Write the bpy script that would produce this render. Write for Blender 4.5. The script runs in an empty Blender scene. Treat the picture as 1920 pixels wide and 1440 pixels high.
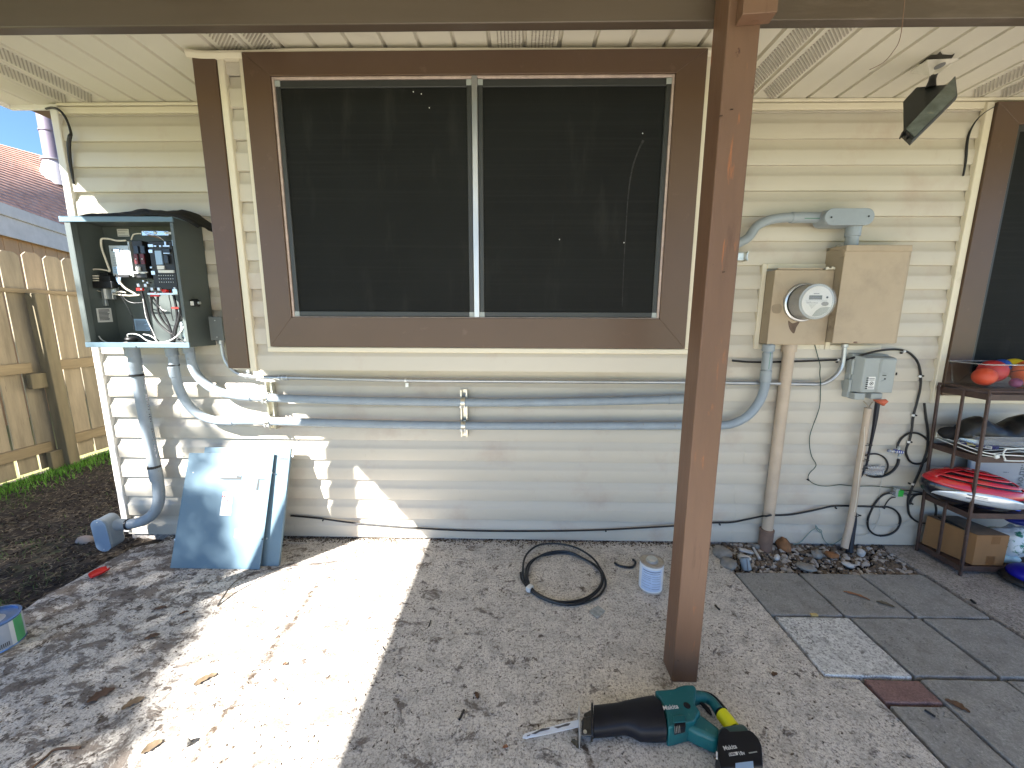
import bpy, bmesh, math, random
from mathutils import Vector, Matrix, noise as mn
random.seed(7)
S = bpy.context.scene
COL = S.collection
V = Vector

# ------------------------------------------------------------------ camera, sky, sun, exposure
FPX, PITCH, YAW, ROLL, CH = 725.0, 0.16619589, -0.01794338, 0.00420652, 1.368
cyw, syw = math.cos(YAW), math.sin(YAW)
FW = V((syw*math.cos(PITCH), cyw*math.cos(PITCH), -math.sin(PITCH)))
RT = V((cyw, -syw, 0)); UP = RT.cross(FW)
R2 = math.cos(ROLL)*RT + math.sin(ROLL)*UP
U2 = -math.sin(ROLL)*RT + math.cos(ROLL)*UP
cam_d = bpy.data.cameras.new('camera')
cam = bpy.data.objects.new('camera', cam_d); COL.objects.link(cam)
cam_d.sensor_width = 36.0
cam_d.lens = 36.0*FPX/1920.0
cam_d.clip_start = 0.02; cam_d.clip_end = 2000
M = Matrix((R2, U2, -FW)).transposed().to_4x4()
M.translation = V((0, 0, CH)); cam.matrix_world = M
S.camera = cam

SUNV = V((-0.884, -0.88, 1.0))          # towards the sun
w = bpy.data.worlds.new('World'); S.world = w; w.use_nodes = True
nt = w.node_tree; bg = nt.nodes['Background']
sky = nt.nodes.new('ShaderNodeTexSky'); sky.sky_type = 'NISHITA'; sky.sun_disc = False
sky.sun_elevation = math.atan2(1.0, math.hypot(.884, .88))
sky.sun_rotation = math.atan2(-0.884, -0.88)
sky.air_density = .85; sky.dust_density = 0.0; sky.altitude = 1500; sky.ozone_density = 6.0
nt.links.new(sky.outputs[0], bg.inputs[0]); bg.inputs[1].default_value = 0.05
sl = bpy.data.lights.new('sun', 'SUN'); sl.energy = 5.0; sl.angle = math.radians(0.55); sl.color = (1, .965, .915)
so = bpy.data.objects.new('sun', sl); COL.objects.link(so)
so.rotation_euler = SUNV.to_track_quat('Z', 'Y').to_euler(); so.location = (-6, -6, 8)
S.view_settings.view_transform = 'Standard'; S.view_settings.look = 'None'
S.view_settings.exposure = 2.78; S.view_settings.gamma = 1
S.render.engine = 'CYCLES'
S.cycles.max_bounces = 10; S.cycles.diffuse_bounces = 6; S.cycles.sample_clamp_indirect = 6

# ------------------------------------------------------------------ measuring helpers (photo pixel -> point on a real plane)
def ray(px, py): return FW + R2*((px-960)/FPX) + U2*((720-py)/FPX)
def at(px, py, Y=2.236):
    d = ray(px, py); return d*(Y/d.y) + V((0, 0, CH))
def gz(px, py, z=0.0):
    d = ray(px, py); return d*((z-CH)/d.z) + V((0, 0, CH))
def onX(px, py, X):
    d = ray(px, py); return d*(X/d.x) + V((0, 0, CH))
def onP(px, py, p, n):
    d = ray(px, py); c = V((0, 0, CH)); return c + d*((p-c).dot(n)/d.dot(n))

# ------------------------------------------------------------------ objects
ORG = {}
def tag(o, label=None, cat=None, group=None, kind=None):
    if label: o['label'] = label
    if cat: o['category'] = cat
    if group: o['group'] = group
    if kind: o['kind'] = kind
    return o
def thing(name, loc, label, cat, group=None):
    o = bpy.data.objects.new(name, None); COL.objects.link(o); o.empty_display_size = .05
    o.location = loc; ORG[o] = V(loc)
    return tag(o, label, cat, group)
def catmull(pts, sub=6, closed=False):
    pts = [V(p) for p in pts]; n = len(pts); out = []
    if n < 3 and not closed: 
        return pts
    rng = n if closed else n-1
    for i in range(rng):
        if closed: p0, p1, p2, p3 = pts[(i-1) % n], pts[i], pts[(i+1) % n], pts[(i+2) % n]
        else: p0, p1, p2, p3 = pts[max(i-1, 0)], pts[i], pts[i+1], pts[min(i+2, n-1)]
        for k in range(sub):
            t = k/sub
            out.append(.5*((2*p1)+(p2-p0)*t+(2*p0-5*p1+4*p2-p3)*t*t+(3*p1-p0-3*p2+p3)*t*t*t))
    if not closed: out.append(pts[-1])
    return out
class MB:
    def __init__(s): s.v = []; s.f = []
    def add(s, vs, fs):
        b = len(s.v); s.v += [V(p) for p in vs]; s.f += [tuple(b+i for i in f) for f in fs]; return s
    def hexa(s, a, b, c, d, e, f, g, h):   # bottom abcd, top efgh
        return s.add([a, b, c, d, e, f, g, h], [(0, 3, 2, 1), (4, 5, 6, 7), (0, 1, 5, 4), (1, 2, 6, 5), (2, 3, 7, 6), (3, 0, 4, 7)])
    def box(s, x0, x1, y0, y1, z0, z1):
        return s.hexa((x0, y0, z0), (x1, y0, z0), (x1, y1, z0), (x0, y1, z0), (x0, y0, z1), (x1, y0, z1), (x1, y1, z1), (x0, y1, z1))
    def obb(s, c, a, b, d):
        c, a, b, d = V(c), V(a), V(b), V(d)
        return s.hexa(c-a-b-d, c+a-b-d, c+a+b-d, c-a+b-d, c-a-b+d, c+a-b+d, c+a+b+d, c-a+b+d)
    def quad(s, a, b, c, d): return s.add([a, b, c, d], [(0, 1, 2, 3)])
    def prism(s, poly, off):
        off = V(off); n = len(poly); poly = [V(p) for p in poly]
        fs = [tuple(range(n)), tuple(reversed(range(n, 2*n)))] + [(i, i+n, (i+1) % n+n, (i+1) % n) for i in range(n)]
        return s.add(poly+[p+off for p in poly], fs)
    def rings(s, rings, caps=True, closed=False):
        b = len(s.v); n = len(rings[0])
        for r in rings: s.v += [V(p) for p in r]
        m = len(rings)
        for i in range(m if closed else m-1):
            j = (i+1) % m
            for k in range(n):
                s.f.append((b+i*n+k, b+i*n+(k+1) % n, b+j*n+(k+1) % n, b+j*n+k))
        if caps and not closed:
            s.f.append(tuple(b+k for k in reversed(range(n)))); s.f.append(tuple(b+(m-1)*n+k for k in range(n)))
        return s
    def tube(s, pts, r, n=10, sub=6, closed=False, smooth=True, flat=1.0, upv=None):
        rs = r if isinstance(r, (list, tuple)) else None
        P = catmull(pts, sub, closed) if (smooth and len(pts) > 2) else [V(p) for p in pts]
        m = len(P); rings = []; ref = None
        for i, p in enumerate(P):
            a = P[(i-1) % m] if closed else P[max(i-1, 0)]; c = P[(i+1) % m] if closed else P[min(i+1, m-1)]
            t = (c-a).normalized()
            if ref is None: ref = V(upv) if upv else (V((0, 0, 1)) if abs(t.z) < .9 else V((0, 1, 0)))
            u = (ref - t*ref.dot(t)).normalized(); ref = u if not upv else ref; b = t.cross(u)
            if rs:
                q = i/(m-1)*(len(rs)-1); k = min(int(q), len(rs)-2); rr = rs[k]+(rs[k+1]-rs[k])*(q-k)
            else: rr = r
            rings.append([p+(u*math.cos(2*math.pi*k/n)*flat+b*math.sin(2*math.pi*k/n))*rr for k in range(n)])
        return s.rings(rings, True, closed)
    def cyl(s, p0, p1, r0, r1=None, n=20): return s.tube([p0, p1], [r0, r0 if r1 is None else r1], n, smooth=False)
    def lathe(s, prof, o, ax=(0, 0, 1), n=28):
        ax = V(ax).normalized(); u = ax.orthogonal().normalized(); b = ax.cross(u); o = V(o)
        return s.rings([[o+ax*h+(u*math.cos(2*math.pi*k/n)+b*math.sin(2*math.pi*k/n))*max(r, 1e-4) for k in range(n)] for r, h in prof])
    def ell(s, c, r, nu=20, nv=12, rot=None, lo=-90, hi=90):
        c = V(c); rings = []
        for j in range(nv+1):
            a = math.radians(lo+(hi-lo)*j/nv); 
            ring = [V((r[0]*math.cos(a)*math.cos(2*math.pi*k/nu), r[1]*math.cos(a)*math.sin(2*math.pi*k/nu), r[2]*math.sin(a))) for k in range(nu)]
            rings.append([c+(rot @ p if rot else p) for p in ring])
        return s.rings(rings)
    def build(s, name, mat, parent=None, bevel=0, seg=2, ang=35, label=None, org=None, weld=False, smooth=True):
        me = bpy.data.meshes.new(name)
        if parent is not None: o0 = ORG[parent]
        elif org is not None: o0 = V(org)
        else:
            xs = [p.x for p in s.v]; ys = [p.y for p in s.v]; zs = [p.z for p in s.v]
            o0 = V(((min(xs)+max(xs))/2, (min(ys)+max(ys))/2, min(zs)))
        me.from_pydata([p-o0 for p in s.v], [], s.f)
        bm = bmesh.new(); bm.from_mesh(me)
        if weld: bmesh.ops.remove_doubles(bm, verts=bm.verts, dist=1e-5)
        bmesh.ops.recalc_face_normals(bm, faces=bm.faces); bm.to_mesh(me); bm.free()
        if smooth:
            me.polygons.foreach_set('use_smooth', [True]*len(me.polygons)); me.set_sharp_from_angle(angle=math.radians(ang))
        me.materials.append(mat); me.update()
        o = bpy.data.objects.new(name, me); COL.objects.link(o); ORG[o] = o0
        if parent is not None: o.parent = parent
        else: o.location = o0
        if bevel:
            b = o.modifiers.new('bevel', 'BEVEL'); b.width = bevel; b.segments = seg; b.limit_method = 'ANGLE'; b.angle_limit = math.radians(40)
        if label: o['label'] = label
        return o
def parts(mb, name, mat, parent, **k):
    """one object per connected piece"""
    n = len(mb.v); p = list(range(n))
    def f(x):
        while p[x] != x: p[x] = p[p[x]]; x = p[x]
        return x
    for q in mb.f:
        for i in q[1:]: p[f(i)] = f(q[0])
    gr = {}
    for q in mb.f: gr.setdefault(f(q[0]), []).append(q)
    out = []
    for fs in gr.values():
        ids = sorted({i for q in fs for i in q}); ix = {v_: k_ for k_, v_ in enumerate(ids)}
        m2 = MB(); m2.v = [mb.v[i] for i in ids]; m2.f = [tuple(ix[i] for i in q) for q in fs]
        out.append(m2.build(name, mat, parent, **k))
    return out
def text(body, size, o, xd, yd, name, mat, parent, ext=.0006, bold=0.0, align='LEFT', shear=0):
    cu = bpy.data.curves.new(name, 'FONT'); cu.body = body; cu.size = size; cu.extrude = ext; cu.align_x = align
    cu.offset = bold; cu.resolution_u = 3; cu.shear = shear
    t = bpy.data.objects.new('tmp', cu); COL.objects.link(t)
    dg = bpy.context.evaluated_depsgraph_get(); me = bpy.data.meshes.new_from_object(t.evaluated_get(dg))
    bpy.data.objects.remove(t)
    xd = V(xd).normalized(); yd = V(yd).normalized(); zd = xd.cross(yd)
    mb = MB()
    for v_ in me.vertices: mb.v.append(V(o)+xd*v_.co.x+yd*v_.co.y+zd*v_.co.z)
    for p in me.polygons: mb.f.append(tuple(p.vertices))
    bpy.data.meshes.remove(me)
    return mb.build(name, mat, parent, smooth=False)
def copy_thing(root, loc, label=None):
    c = root.copy(); COL.objects.link(c); c.location = loc
    if label: c['label'] = label
    for ch in root.children:
        d = ch.copy(); COL.objects.link(d); d.parent = c
        for g in ch.children:
            e = g.copy(); COL.objects.link(e); e.parent = d
    return c

# ------------------------------------------------------------------ materials
MATS = {}
def pm(name, col, rough=.55, metal=0, var=.12, vs=6.0, bump=.0, bs=60.0, dirt=None, coat=0, spec=None, trans=0, alpha=None, stretch=None, ior=1.45, col2=None, speck=None):
    """procedural surface: base colour broken up by noise, optional dirt (colour, scale, threshold), optional bump"""
    if name in MATS: return MATS[name]
    m = bpy.data.materials.new(name); m.use_nodes = True; t = m.node_tree; N = t.nodes.new; L = t.links.new
    p = t.nodes['Principled BSDF']; p.inputs['Roughness'].default_value = rough; p.inputs['Metallic'].default_value = metal
    p.inputs['IOR'].default_value = ior
    if coat: p.inputs['Coat Weight'].default_value = coat
    if spec is not None: p.inputs['Specular IOR Level'].default_value = spec
    if trans: p.inputs['Transmission Weight'].default_value = trans
    if alpha is not None: p.inputs['Alpha'].default_value = alpha
    g = N('ShaderNodeNewGeometry'); mp = N('ShaderNodeMapping'); L(g.outputs['Position'], mp.inputs[0])
    if stretch: mp.inputs['Scale'].default_value = stretch
    n = N('ShaderNodeTexNoise'); n.inputs['Scale'].default_value = vs; n.inputs['Detail'].default_value = 7; n.inputs['Roughness'].default_value = .62
    L(mp.outputs[0], n.inputs[0])
    mx = N('ShaderNodeMix'); mx.data_type = 'RGBA'
    r = N('ShaderNodeMapRange'); r.inputs[1].default_value = .3; r.inputs[2].default_value = .7; L(n.outputs[0], r.inputs[0]); L(r.outputs[0], mx.inputs[0])
    c = V(col); ca = c*(1-var); cb = V(col2) if col2 else c*(1+var)
    mx.inputs[6].default_value = (*ca, 1); mx.inputs[7].default_value = (*[min(x, 1) for x in cb], 1)
    out = mx.outputs[2]
    for dd in (dirt or []):
        dc, ds, d0, d1 = dd[:4]
        n2 = N('ShaderNodeTexNoise'); n2.inputs['Scale'].default_value = ds; n2.inputs['Detail'].default_value = 8; n2.inputs['Roughness'].default_value = .65
        if len(dd) > 4:
            mp2 = N('ShaderNodeMapping'); L(g.outputs['Position'], mp2.inputs[0]); mp2.inputs['Scale'].default_value = dd[4]; L(mp2.outputs[0], n2.inputs[0])
        else: L(mp.outputs[0], n2.inputs[0])
        r2 = N('ShaderNodeMapRange'); r2.inputs[1].default_value = d0; r2.inputs[2].default_value = d1; L(n2.outputs[0], r2.inputs[0])
        m2 = N('ShaderNodeMix'); m2.data_type = 'RGBA'; L(r2.outputs[0], m2.inputs[0]); L(out, m2.inputs[6]); m2.inputs[7].default_value = (*dc, 1); out = m2.outputs[2]
    L(out, p.inputs['Base Color'])
    if bump:
        nb = N('ShaderNodeTexNoise'); nb.inputs['Scale'].default_value = bs; nb.inputs['Detail'].default_value = 5; L(mp.outputs[0], nb.inputs[0])
        b = N('ShaderNodeBump'); b.inputs['Strength'].default_value = bump; b.inputs['Distance'].default_value = .003; L(nb.outputs[0], b.inputs['Height']); L(b.outputs[0], p.inputs['Normal'])
    MATS[name] = m; return m
siding_m = pm('cream_vinyl', (.49, .45, .375), .42, var=.035, vs=1.2, bump=.12, bs=14, dirt=[((.40, .31, .25), 3.2, .54, .84), ((.33, .29, .23), 26, .66, .86, (1, 1, .25)), ((.45, .36, .26), 300, .72, .8)], stretch=(1, 1, 1))
trim_m = pm('cream_trim', (.63, .575, .45), .4, var=.04, vs=3, bump=.05, bs=20, dirt=[((.42, .36, .27), 9, .6, .9)])
corner_m = pm('white_corner_trim', (.66, .64, .60), .4, var=.05, vs=4, dirt=[((.4, .36, .3), 12, .6, .85)])
soffit_m = pm('cream_soffit_vinyl', (.60, .565, .47), .5, var=.04, vs=2, bump=.06, bs=25, dirt=[((.45, .4, .32), 5, .62, .9)])
vent_m = pm('soffit_louver', (.34, .31, .25), .6, var=.1)
brown_m = pm('brown_casing_metal', (.094, .057, .036), .38, var=.06, vs=3, dirt=[((.17, .11, .08), 14, .62, .85)])
post_m = pm('brown_painted_wood', (.118, .064, .038), .5, var=.12, vs=9, bump=.35, bs=60, stretch=(1, 1, .16), dirt=[((.075, .035, .02), 5.5, .62, .76, (3, 3, .5)), ((.24, .085, .03), 13, .63, .70, (2.5, 2.5, .35)), ((.05, .02, .012), 26, .69, .73, (1, 1, .5)), ((.33, .22, .17), 40, .72, .8, (1, 1, .2))])
beam_m = pm('dark_brown_painted_beam', (.058, .042, .030), .42, var=.18, vs=4, bump=.25, bs=40, stretch=(.12, 1, 1), dirt=[((.14, .11, .09), 3, .6, .85, (.4, 1, 2))])
screen_m = pm('dark_solar_screen', (.006, .0068, .0064), .75, var=.25, vs=3, bump=.25, bs=700, spec=.25, dirt=[((.0098, .0104, .0098), 11, .50, .70, (.06, 1, 7)), ((.020, .020, .018), 4, .56, .85, (2.5, 1, .5)), ((.10, .10, .10), 95, .80, .83)])
sframe_m = pm('dark_screen_frame', (.035, .037, .036), .4, var=.1)
caulk_m = pm('pinkish_caulk', (.42, .33, .29), .6, var=.2, vs=30)
alu_m = pm('mill_aluminium', (.55, .56, .57), .38, metal=.85, var=.12, vs=20, stretch=(1, 1, .2))
galv_m = pm('galvanised_steel', (.60, .62, .63), .33, metal=.9, var=.15, vs=25)
zinc_m = pm('zinc_strut', (.62, .60, .52), .3, metal=.9, var=.2, vs=50)
pvc_m = pm('grey_pvc', (.255, .29, .315), .38, var=.08, vs=8, dirt=[((.2, .21, .21), 20, .64, .8), ((.42, .44, .45), 9, .64, .9)])
pvcd_m = pm('dusty_pvc', (.25, .295, .335), .42, var=.1, vs=12, dirt=[((.2, .18, .15), 30, .62, .75)])
encl_m = pm('grey_enclosure_paint', (.085, .10, .095), .4, var=.07, vs=5)
lid_m = pm('blue_grey_lid_paint', (.115, .175, .215), .33, var=.05, vs=4, dirt=[((.25, .27, .27), 30, .66, .9)])
black_m = pm('black_rubber', (.012, .012, .013), .45, var=.25, vs=30)
blackf_m = pm('black_cloth', (.008, .008, .009), .85, var=.3, vs=20, bump=.5, bs=40)
white_m = pm('white_plastic', (.62, .62, .60), .45, var=.06, vs=20)
label_m = pm('label_paper', (.66, .66, .63), .5, var=.05, vs=20)
labelb_m = pm('pale_blue_label', (.30, .44, .62), .45, var=.05, vs=20)
print_m = pm('grey_print', (.10, .10, .11), .6, var=.2)
red_m = pm('red_plastic', (.60, .018, .012), .35, var=.1, vs=10)
wirew_m = pm('offwhite_wire', (.62, .58, .48), .45, var=.08)
tan_m = pm('tan_painted_steel', (.37, .295, .205), .5, var=.07, vs=5, dirt=[((.25, .20, .145), 6, .50, .82), ((.17, .12, .085), 45, .67, .80)])
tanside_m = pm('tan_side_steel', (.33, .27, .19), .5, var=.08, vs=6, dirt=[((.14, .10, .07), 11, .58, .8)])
tanpipe_m = pm('beige_pipe', (.45, .36, .27), .5, var=.08, vs=12, bump=.15, bs=50, dirt=[((.16, .10, .07), 9, .64, .8, (1, 1, .3))])
rustpipe_m = pm('brown_stained_pipe', (.20, .125, .09), .6, var=.2, vs=18, bump=.3, bs=70)
tele_m = pm('weathered_grey_plastic', (.30, .325, .315), .5, var=.06, vs=7, dirt=[((.18, .18, .17), 14, .62, .85)])
meterglass_m = pm('clear_glass', (.55, .56, .56), .06, var=0, alpha=.20, ior=1.7, coat=1)
# ------------------------------------------------------------------ concrete with pits, dirt patches and cracks
def concrete(name, base, dark, patch, left=False, cracks=(), amt=.5, tex=(.06, .05, .04)):
    m = bpy.data.materials.new(name); m.use_nodes = True; t = m.node_tree; N = t.nodes.new; L = t.links.new
    p = t.nodes['Principled BSDF']; p.inputs['Roughness'].default_value = .85; p.inputs['Specular IOR Level'].default_value = .3
    g = N('ShaderNodeNewGeometry'); pos = g.outputs['Position']
    def noise(sc, det=8, ro=.65, vec=pos, dist=0, scale=None, off=None):
        if scale or off:
            mp = N('ShaderNodeMapping'); L(vec, mp.inputs[0])
            if scale: mp.inputs['Scale'].default_value = scale
            if off: mp.inputs['Location'].default_value = off
            vec = mp.outputs[0]
        n = N('ShaderNodeTexNoise'); n.inputs['Scale'].default_value = sc; n.inputs['Detail'].default_value = det
        n.inputs['Roughness'].default_value = ro; n.inputs['Distortion'].default_value = dist; L(vec, n.inputs[0]); return n.outputs[0]
    def mr(x, a, b, c=0, d=1):
        r = N('ShaderNodeMapRange'); r.inputs[1].default_value = a; r.inputs[2].default_value = b; r.inputs[3].default_value = c; r.inputs[4].default_value = d
        L(x, r.inputs[0]); return r.outputs[0]
    def ma(op, x, y):
        q = N('ShaderNodeMath'); q.operation = op
        for i, z in enumerate((x, y)):
            if isinstance(z, (int, float)): q.inputs[i].default_value = z
            else: L(z, q.inputs[i])
        return q.outputs[0]
    def mix(f, a, b):
        q = N('ShaderNodeMix'); q.data_type = 'RGBA'
        L(f, q.inputs[0]) if not isinstance(f, float) else setattr(q.inputs[0], 'default_value', f)
        for i, z in ((6, a), (7, b)):
            if isinstance(z, tuple): q.inputs[i].default_value = (*z, 1)
            else: L(z, q.inputs[i])
        return q.outputs[2]
    sx = N('ShaderNodeSeparateXYZ'); L(pos, sx.inputs[0])
    c = mix(mr(noise(2.3), .3, .7), base, tuple(v*.80 for v in base))
    c = mix(mr(noise(13, 10, .75), .46, .62), c, tuple(v*.62 for v in base))
    c = mix(mr(noise(150, 6, .8), .47, .60, 0, .7), c, tuple(v*.42 for v in base))
    c = mix(mr(noise(118, 5, .8, off=(4, 4, 0)), .56, .64, 0, .6), c, tuple(min(.82, v*1.35) for v in base))
    c = mix(mr(noise(75, 6, .75), .50, .60, 0, .8), c, dark)
    vo = N('ShaderNodeTexVoronoi'); vo.inputs['Scale'].default_value = 95; vo.inputs['Randomness'].default_value = 1; L(pos, vo.inputs[0])
    pit = ma('MULTIPLY', mr(vo.outputs['Distance'], .10, .42, 1, 0), mr(noise(9, 7, .7), .51, .60, 0, .85))
    c = mix(pit, c, tex)
    vo2 = N('ShaderNodeTexVoronoi'); vo2.inputs['Scale'].default_value = 42; L(pos, vo2.inputs[0])
    pit2 = ma('MULTIPLY', mr(noise(46, 10, .78, dist=.4, off=(2, 7, 0)), .585, .62), mr(noise(3.6, 6, off=(3, 1, 0)), .44, .58, .12, .95))
    c = mix(pit2, c, tuple(v*.6 for v in tex))
    pale = mr(noise(210, 3), .68, .74); c = mix(pale, c, tuple(min(1, v*1.5) for v in base))
    # settled dirt, thicker towards the yard
    pn = noise(8.5, 12, .74, dist=.5, scale=(1, 1.35, 1))
    if left:
        lx = mr(sx.outputs[0], -2.4, .3, .125, 0.018)
        pn = ma('ADD', pn, lx)
    pf = mr(pn, .60, .655, 0, amt); c = mix(pf, c, patch)
    pn2 = noise(17, 8, .7, off=(5, 2, 0))
    if left: pn2 = ma('ADD', pn2, mr(sx.outputs[0], -2.4, -.2, .09, .02))
    pf2 = mr(pn2, .63, .67, 0, min(1, amt*1.3)); c = mix(pf2, c, tuple(v*.8 for v in patch))
    wob = ma('MULTIPLY', ma('SUBTRACT', noise(7, 6), .5), .10)
    for (x0, y0, x1, y1, wd) in cracks:
        dx, dy = x1-x0, y1-y0; l = math.hypot(dx, dy); nx, ny = -dy/l, dx/l
        d = ma('ADD', ma('ADD', ma('MULTIPLY', sx.outputs[0], nx), ma('MULTIPLY', sx.outputs[1], ny)), -(x0*nx+y0*ny))
        d = ma('ABSOLUTE', ma('ADD', d, wob), 0)
        s_ = ma('ADD', ma('ADD', ma('MULTIPLY', sx.outputs[0], dx/l), ma('MULTIPLY', sx.outputs[1], dy/l)), -(x0*dx/l+y0*dy/l))
        ins = ma('MULTIPLY', ma('GREATER_THAN', s_, 0), ma('LESS_THAN', s_, l))
        k = ma('MULTIPLY', mr(d, wd*.4, wd, 1, 0), ins)
        k = ma('MULTIPLY', k, mr(noise(30, 4), .35, .6, .25, 1)); c = mix(k, c, (.07, .05, .035))
    L(c, p.inputs['Base Color'])
    h = ma('ADD', ma('MULTIPLY', noise(90, 6, .7), .6), ma('MULTIPLY', pit, -.8))
    h = ma('ADD', h, ma('MULTIPLY', pf, .5))
    b = N('ShaderNodeBump'); b.inputs['Strength'].default_value = .8; b.inputs['Distance'].default_value = .005; L(h, b.inputs['Height']); L(b.outputs[0], p.inputs['Normal'])
    return m
slab_m = concrete('worn_concrete', (.74, .685, .61), (.23, .205, .18), (.15, .122, .10), True,
                  [(-1.045, 1.80, -1.0, .7, .020), (.18, 1.12, .30, .80, .010), (.02, 1.12, .20, 1.13, .006)], .88)
slab2_m = concrete('stained_concrete', (.46, .42, .38), (.16, .14, .12), (.12, .10, .08), amt=.4)
paver_m = concrete('grey_paver_concrete', (.37, .36, .335), (.26, .25, .23), (.15, .13, .105), amt=.25, tex=(.12, .115, .11))
paverw_m = concrete('pale_mortar_paver', (.78, .77, .73), (.22, .21, .20), (.12, .10, .08), amt=.5)
paverr_m = concrete('red_paver_concrete', (.29, .175, .155), (.17, .10, .09), (.16, .13, .11), amt=.3)
soil_m = pm('dark_soil', (.030, .022, .016), .95, var=.4, vs=14, bump=.9, bs=50, dirt=[((.075, .058, .040), 38, .52, .66), ((.035, .05, .018), 3.0, .60, .72), ((.11, .09, .06), 120, .66, .74)])

# the open yard behind the camera and beyond the fence gets a lawn tint, added to bounce light onto the upper wall; the strip beside the patio bare soil
def lawnify(m):
    t = m.node_tree; N = t.nodes.new; L = t.links.new; p = t.nodes['Principled BSDF']; src = p.inputs['Base Color'].links[0].from_socket
    g = N('ShaderNodeNewGeometry'); sx = N('ShaderNodeSeparateXYZ'); L(g.outputs['Position'], sx.inputs[0])
    a = N('ShaderNodeMath'); a.operation = 'LESS_THAN'; L(sx.outputs[1], a.inputs[0]); a.inputs[1].default_value = -1.2
    b = N('ShaderNodeMath'); b.operation = 'LESS_THAN'; L(sx.outputs[0], b.inputs[0]); b.inputs[1].default_value = -4.4
    c = N('ShaderNodeMath'); c.operation = 'MAXIMUM'; L(a.outputs[0], c.inputs[0]); L(b.outputs[0], c.inputs[1])
    n = N('ShaderNodeTexNoise'); n.inputs['Scale'].default_value = 3; L(g.outputs['Position'], n.inputs[0])
    gm_ = N('ShaderNodeMix'); gm_.data_type = 'RGBA'; L(n.outputs[0], gm_.inputs[0]); gm_.inputs[6].default_value = (.17, .19, .06, 1); gm_.inputs[7].default_value = (.26, .24, .10, 1)
    q = N('ShaderNodeMix'); q.data_type = 'RGBA'; L(c.outputs[0], q.inputs[0]); L(src, q.inputs[6]); L(gm_.outputs[2], q.inputs[7]); L(q.outputs[2], p.inputs['Base Color'])
lawnify(soil_m)
# ground: one sheet to the horizon
def ground_z(x, y):
    n = mn.noise(V((x*1.3, y*1.3, 0)))*.018 + mn.noise(V((x*5, y*5, 3)))*.010
    return -.035 + n*(1 if x < -2.3 else .3)
xs = [-300, -80, -30, -12, -8, -6] + [-5+.08*i for i in range(0, 36)] + [-2.1, -1, 0, .9] + [1.1+.03*i for i in range(0, 42)] + [2.5, 4, 8, 30, 80, 300]
ys = [-300, -80, -30, -12, -6, -3, -1, .2] + [.5+.06*i for i in range(0, 100)] + [7, 9, 14, 30, 80, 300]
mb = MB(); nx = len(xs)
for y in ys:
    for x in xs: mb.v.append(V((x, y, min(-.006, ground_z(x, y)) if abs(x) < 6 and abs(y) < 8 else -.05)))
for j in range(len(ys)-1):
    for i in range(nx-1): mb.f.append((j*nx+i, j*nx+i+1, (j+1)*nx+i+1, (j+1)*nx+i))
tag(mb.build('ground', soil_m, org=(0, 0, 0), ang=80), kind='structure')

# patio slab: left sheet with a ragged yard edge, right sheet beyond the paver bay
def slab(poly, z0, z1, name, m):
    b = MB().prism([V((x, y, z0)) for x, y in poly], (0, 0, z1-z0)); o = b.build(name, m, bevel=.006); return tag(o, kind='structure')
left_edge = []
yy = 2.30
while yy > -4.6:
    left_edge.append((-2.335-.035*mn.noise(V((yy*2.1, 0, 0)))-.018*mn.noise(V((yy*11, 4, 0))) + (.10 if yy > 2.12 else 0), yy)); yy -= .05
rag = [(1.19, 1.95), (1.195, 1.318), (1.325, 1.314), (1.332, 1.21), (1.336, .98), (1.34, .8), (1.345, -4.6)]
slab(left_edge + list(reversed([(1.19, 2.30)]+rag)), -.09, 0, 'patio_slab', slab_m)
slab([(2.235, 2.30), (2.225, -4.6), (7, -4.6), (7, 2.30)], -.09, .002, 'patio_slab_right', slab2_m)
slab([(1.35, .972), (1.548, .972), (1.548, .2), (1.355, .2)], -.06, -.008, 'patio_slab_patch', paverw_m)

# pavers
def paver(x0, x1, y0, y1, m, rot=0, dz=0, label='', th=.045):
    cx, cy = (x0+x1)/2, (y0+y1)/2; c, s = math.cos(rot), math.sin(rot); pts = []
    corners = [(x0, y0), (x1, y0), (x1, y1), (x0, y1)]
    for i in range(4):
        (ax, ay), (bx, by) = corners[i], corners[(i+1) % 4]
        for k in range(6):
            t = k/6; x = ax+(bx-ax)*t; y = ay+(by-ay)*t
            j = .0025 if k else 0
            x += random.uniform(-j, j); y += random.uniform(-j, j)
            dx, dy = x-cx, y-cy; pts.append(V((cx+dx*c-dy*s, cy+dx*s+dy*c, -.045)))
    o = MB().prism(pts, (0, 0, th+dz)).build('paver', m, bevel=.004, seg=2)
    return tag(o, label, 'paver', 'square pavers laid beside the patio slab')
R = math.radians
paver(1.198, 1.530, 1.640, 1.948, paver_m, R(.4), .002, 'dark grey paver in the corner by the gravel and the worn slab')
paver(1.545, 1.862, 1.640, 1.950, paver_m, R(-.3), .000, 'grey paver along the gravel with a brown leaf lying on it')
paver(1.875, 2.205, 1.640, 1.950, paver_m, R(.2), .003, 'grey paver along the gravel farthest to the right')
paver(1.205, 1.540, 1.325, 1.625, paverw_m, R(-.5), .003, 'pale paver smeared with old mortar beside the slab')
paver(1.556, 1.872, 1.330, 1.628, paver_m, R(.3), .001, 'grey paver right beside the pale mortar smeared one')
paver(1.887, 2.205, 1.330, 1.628, paver_m, R(-.2), .004, 'grey paver in the middle row against the right slab')
paver(1.345, 1.548, 1.222, 1.312, paverr_m, R(-.6), .000, 'small brick red paver between grey ones')
paver(1.350, 1.548, .985, 1.212, paver_m, R(.3), -.003, 'narrow grey paver in front of the small red one')
paver(1.560, 1.880, .985, 1.315, paver_m, R(.2), .002, 'large grey paver right of the small red one')
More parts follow.
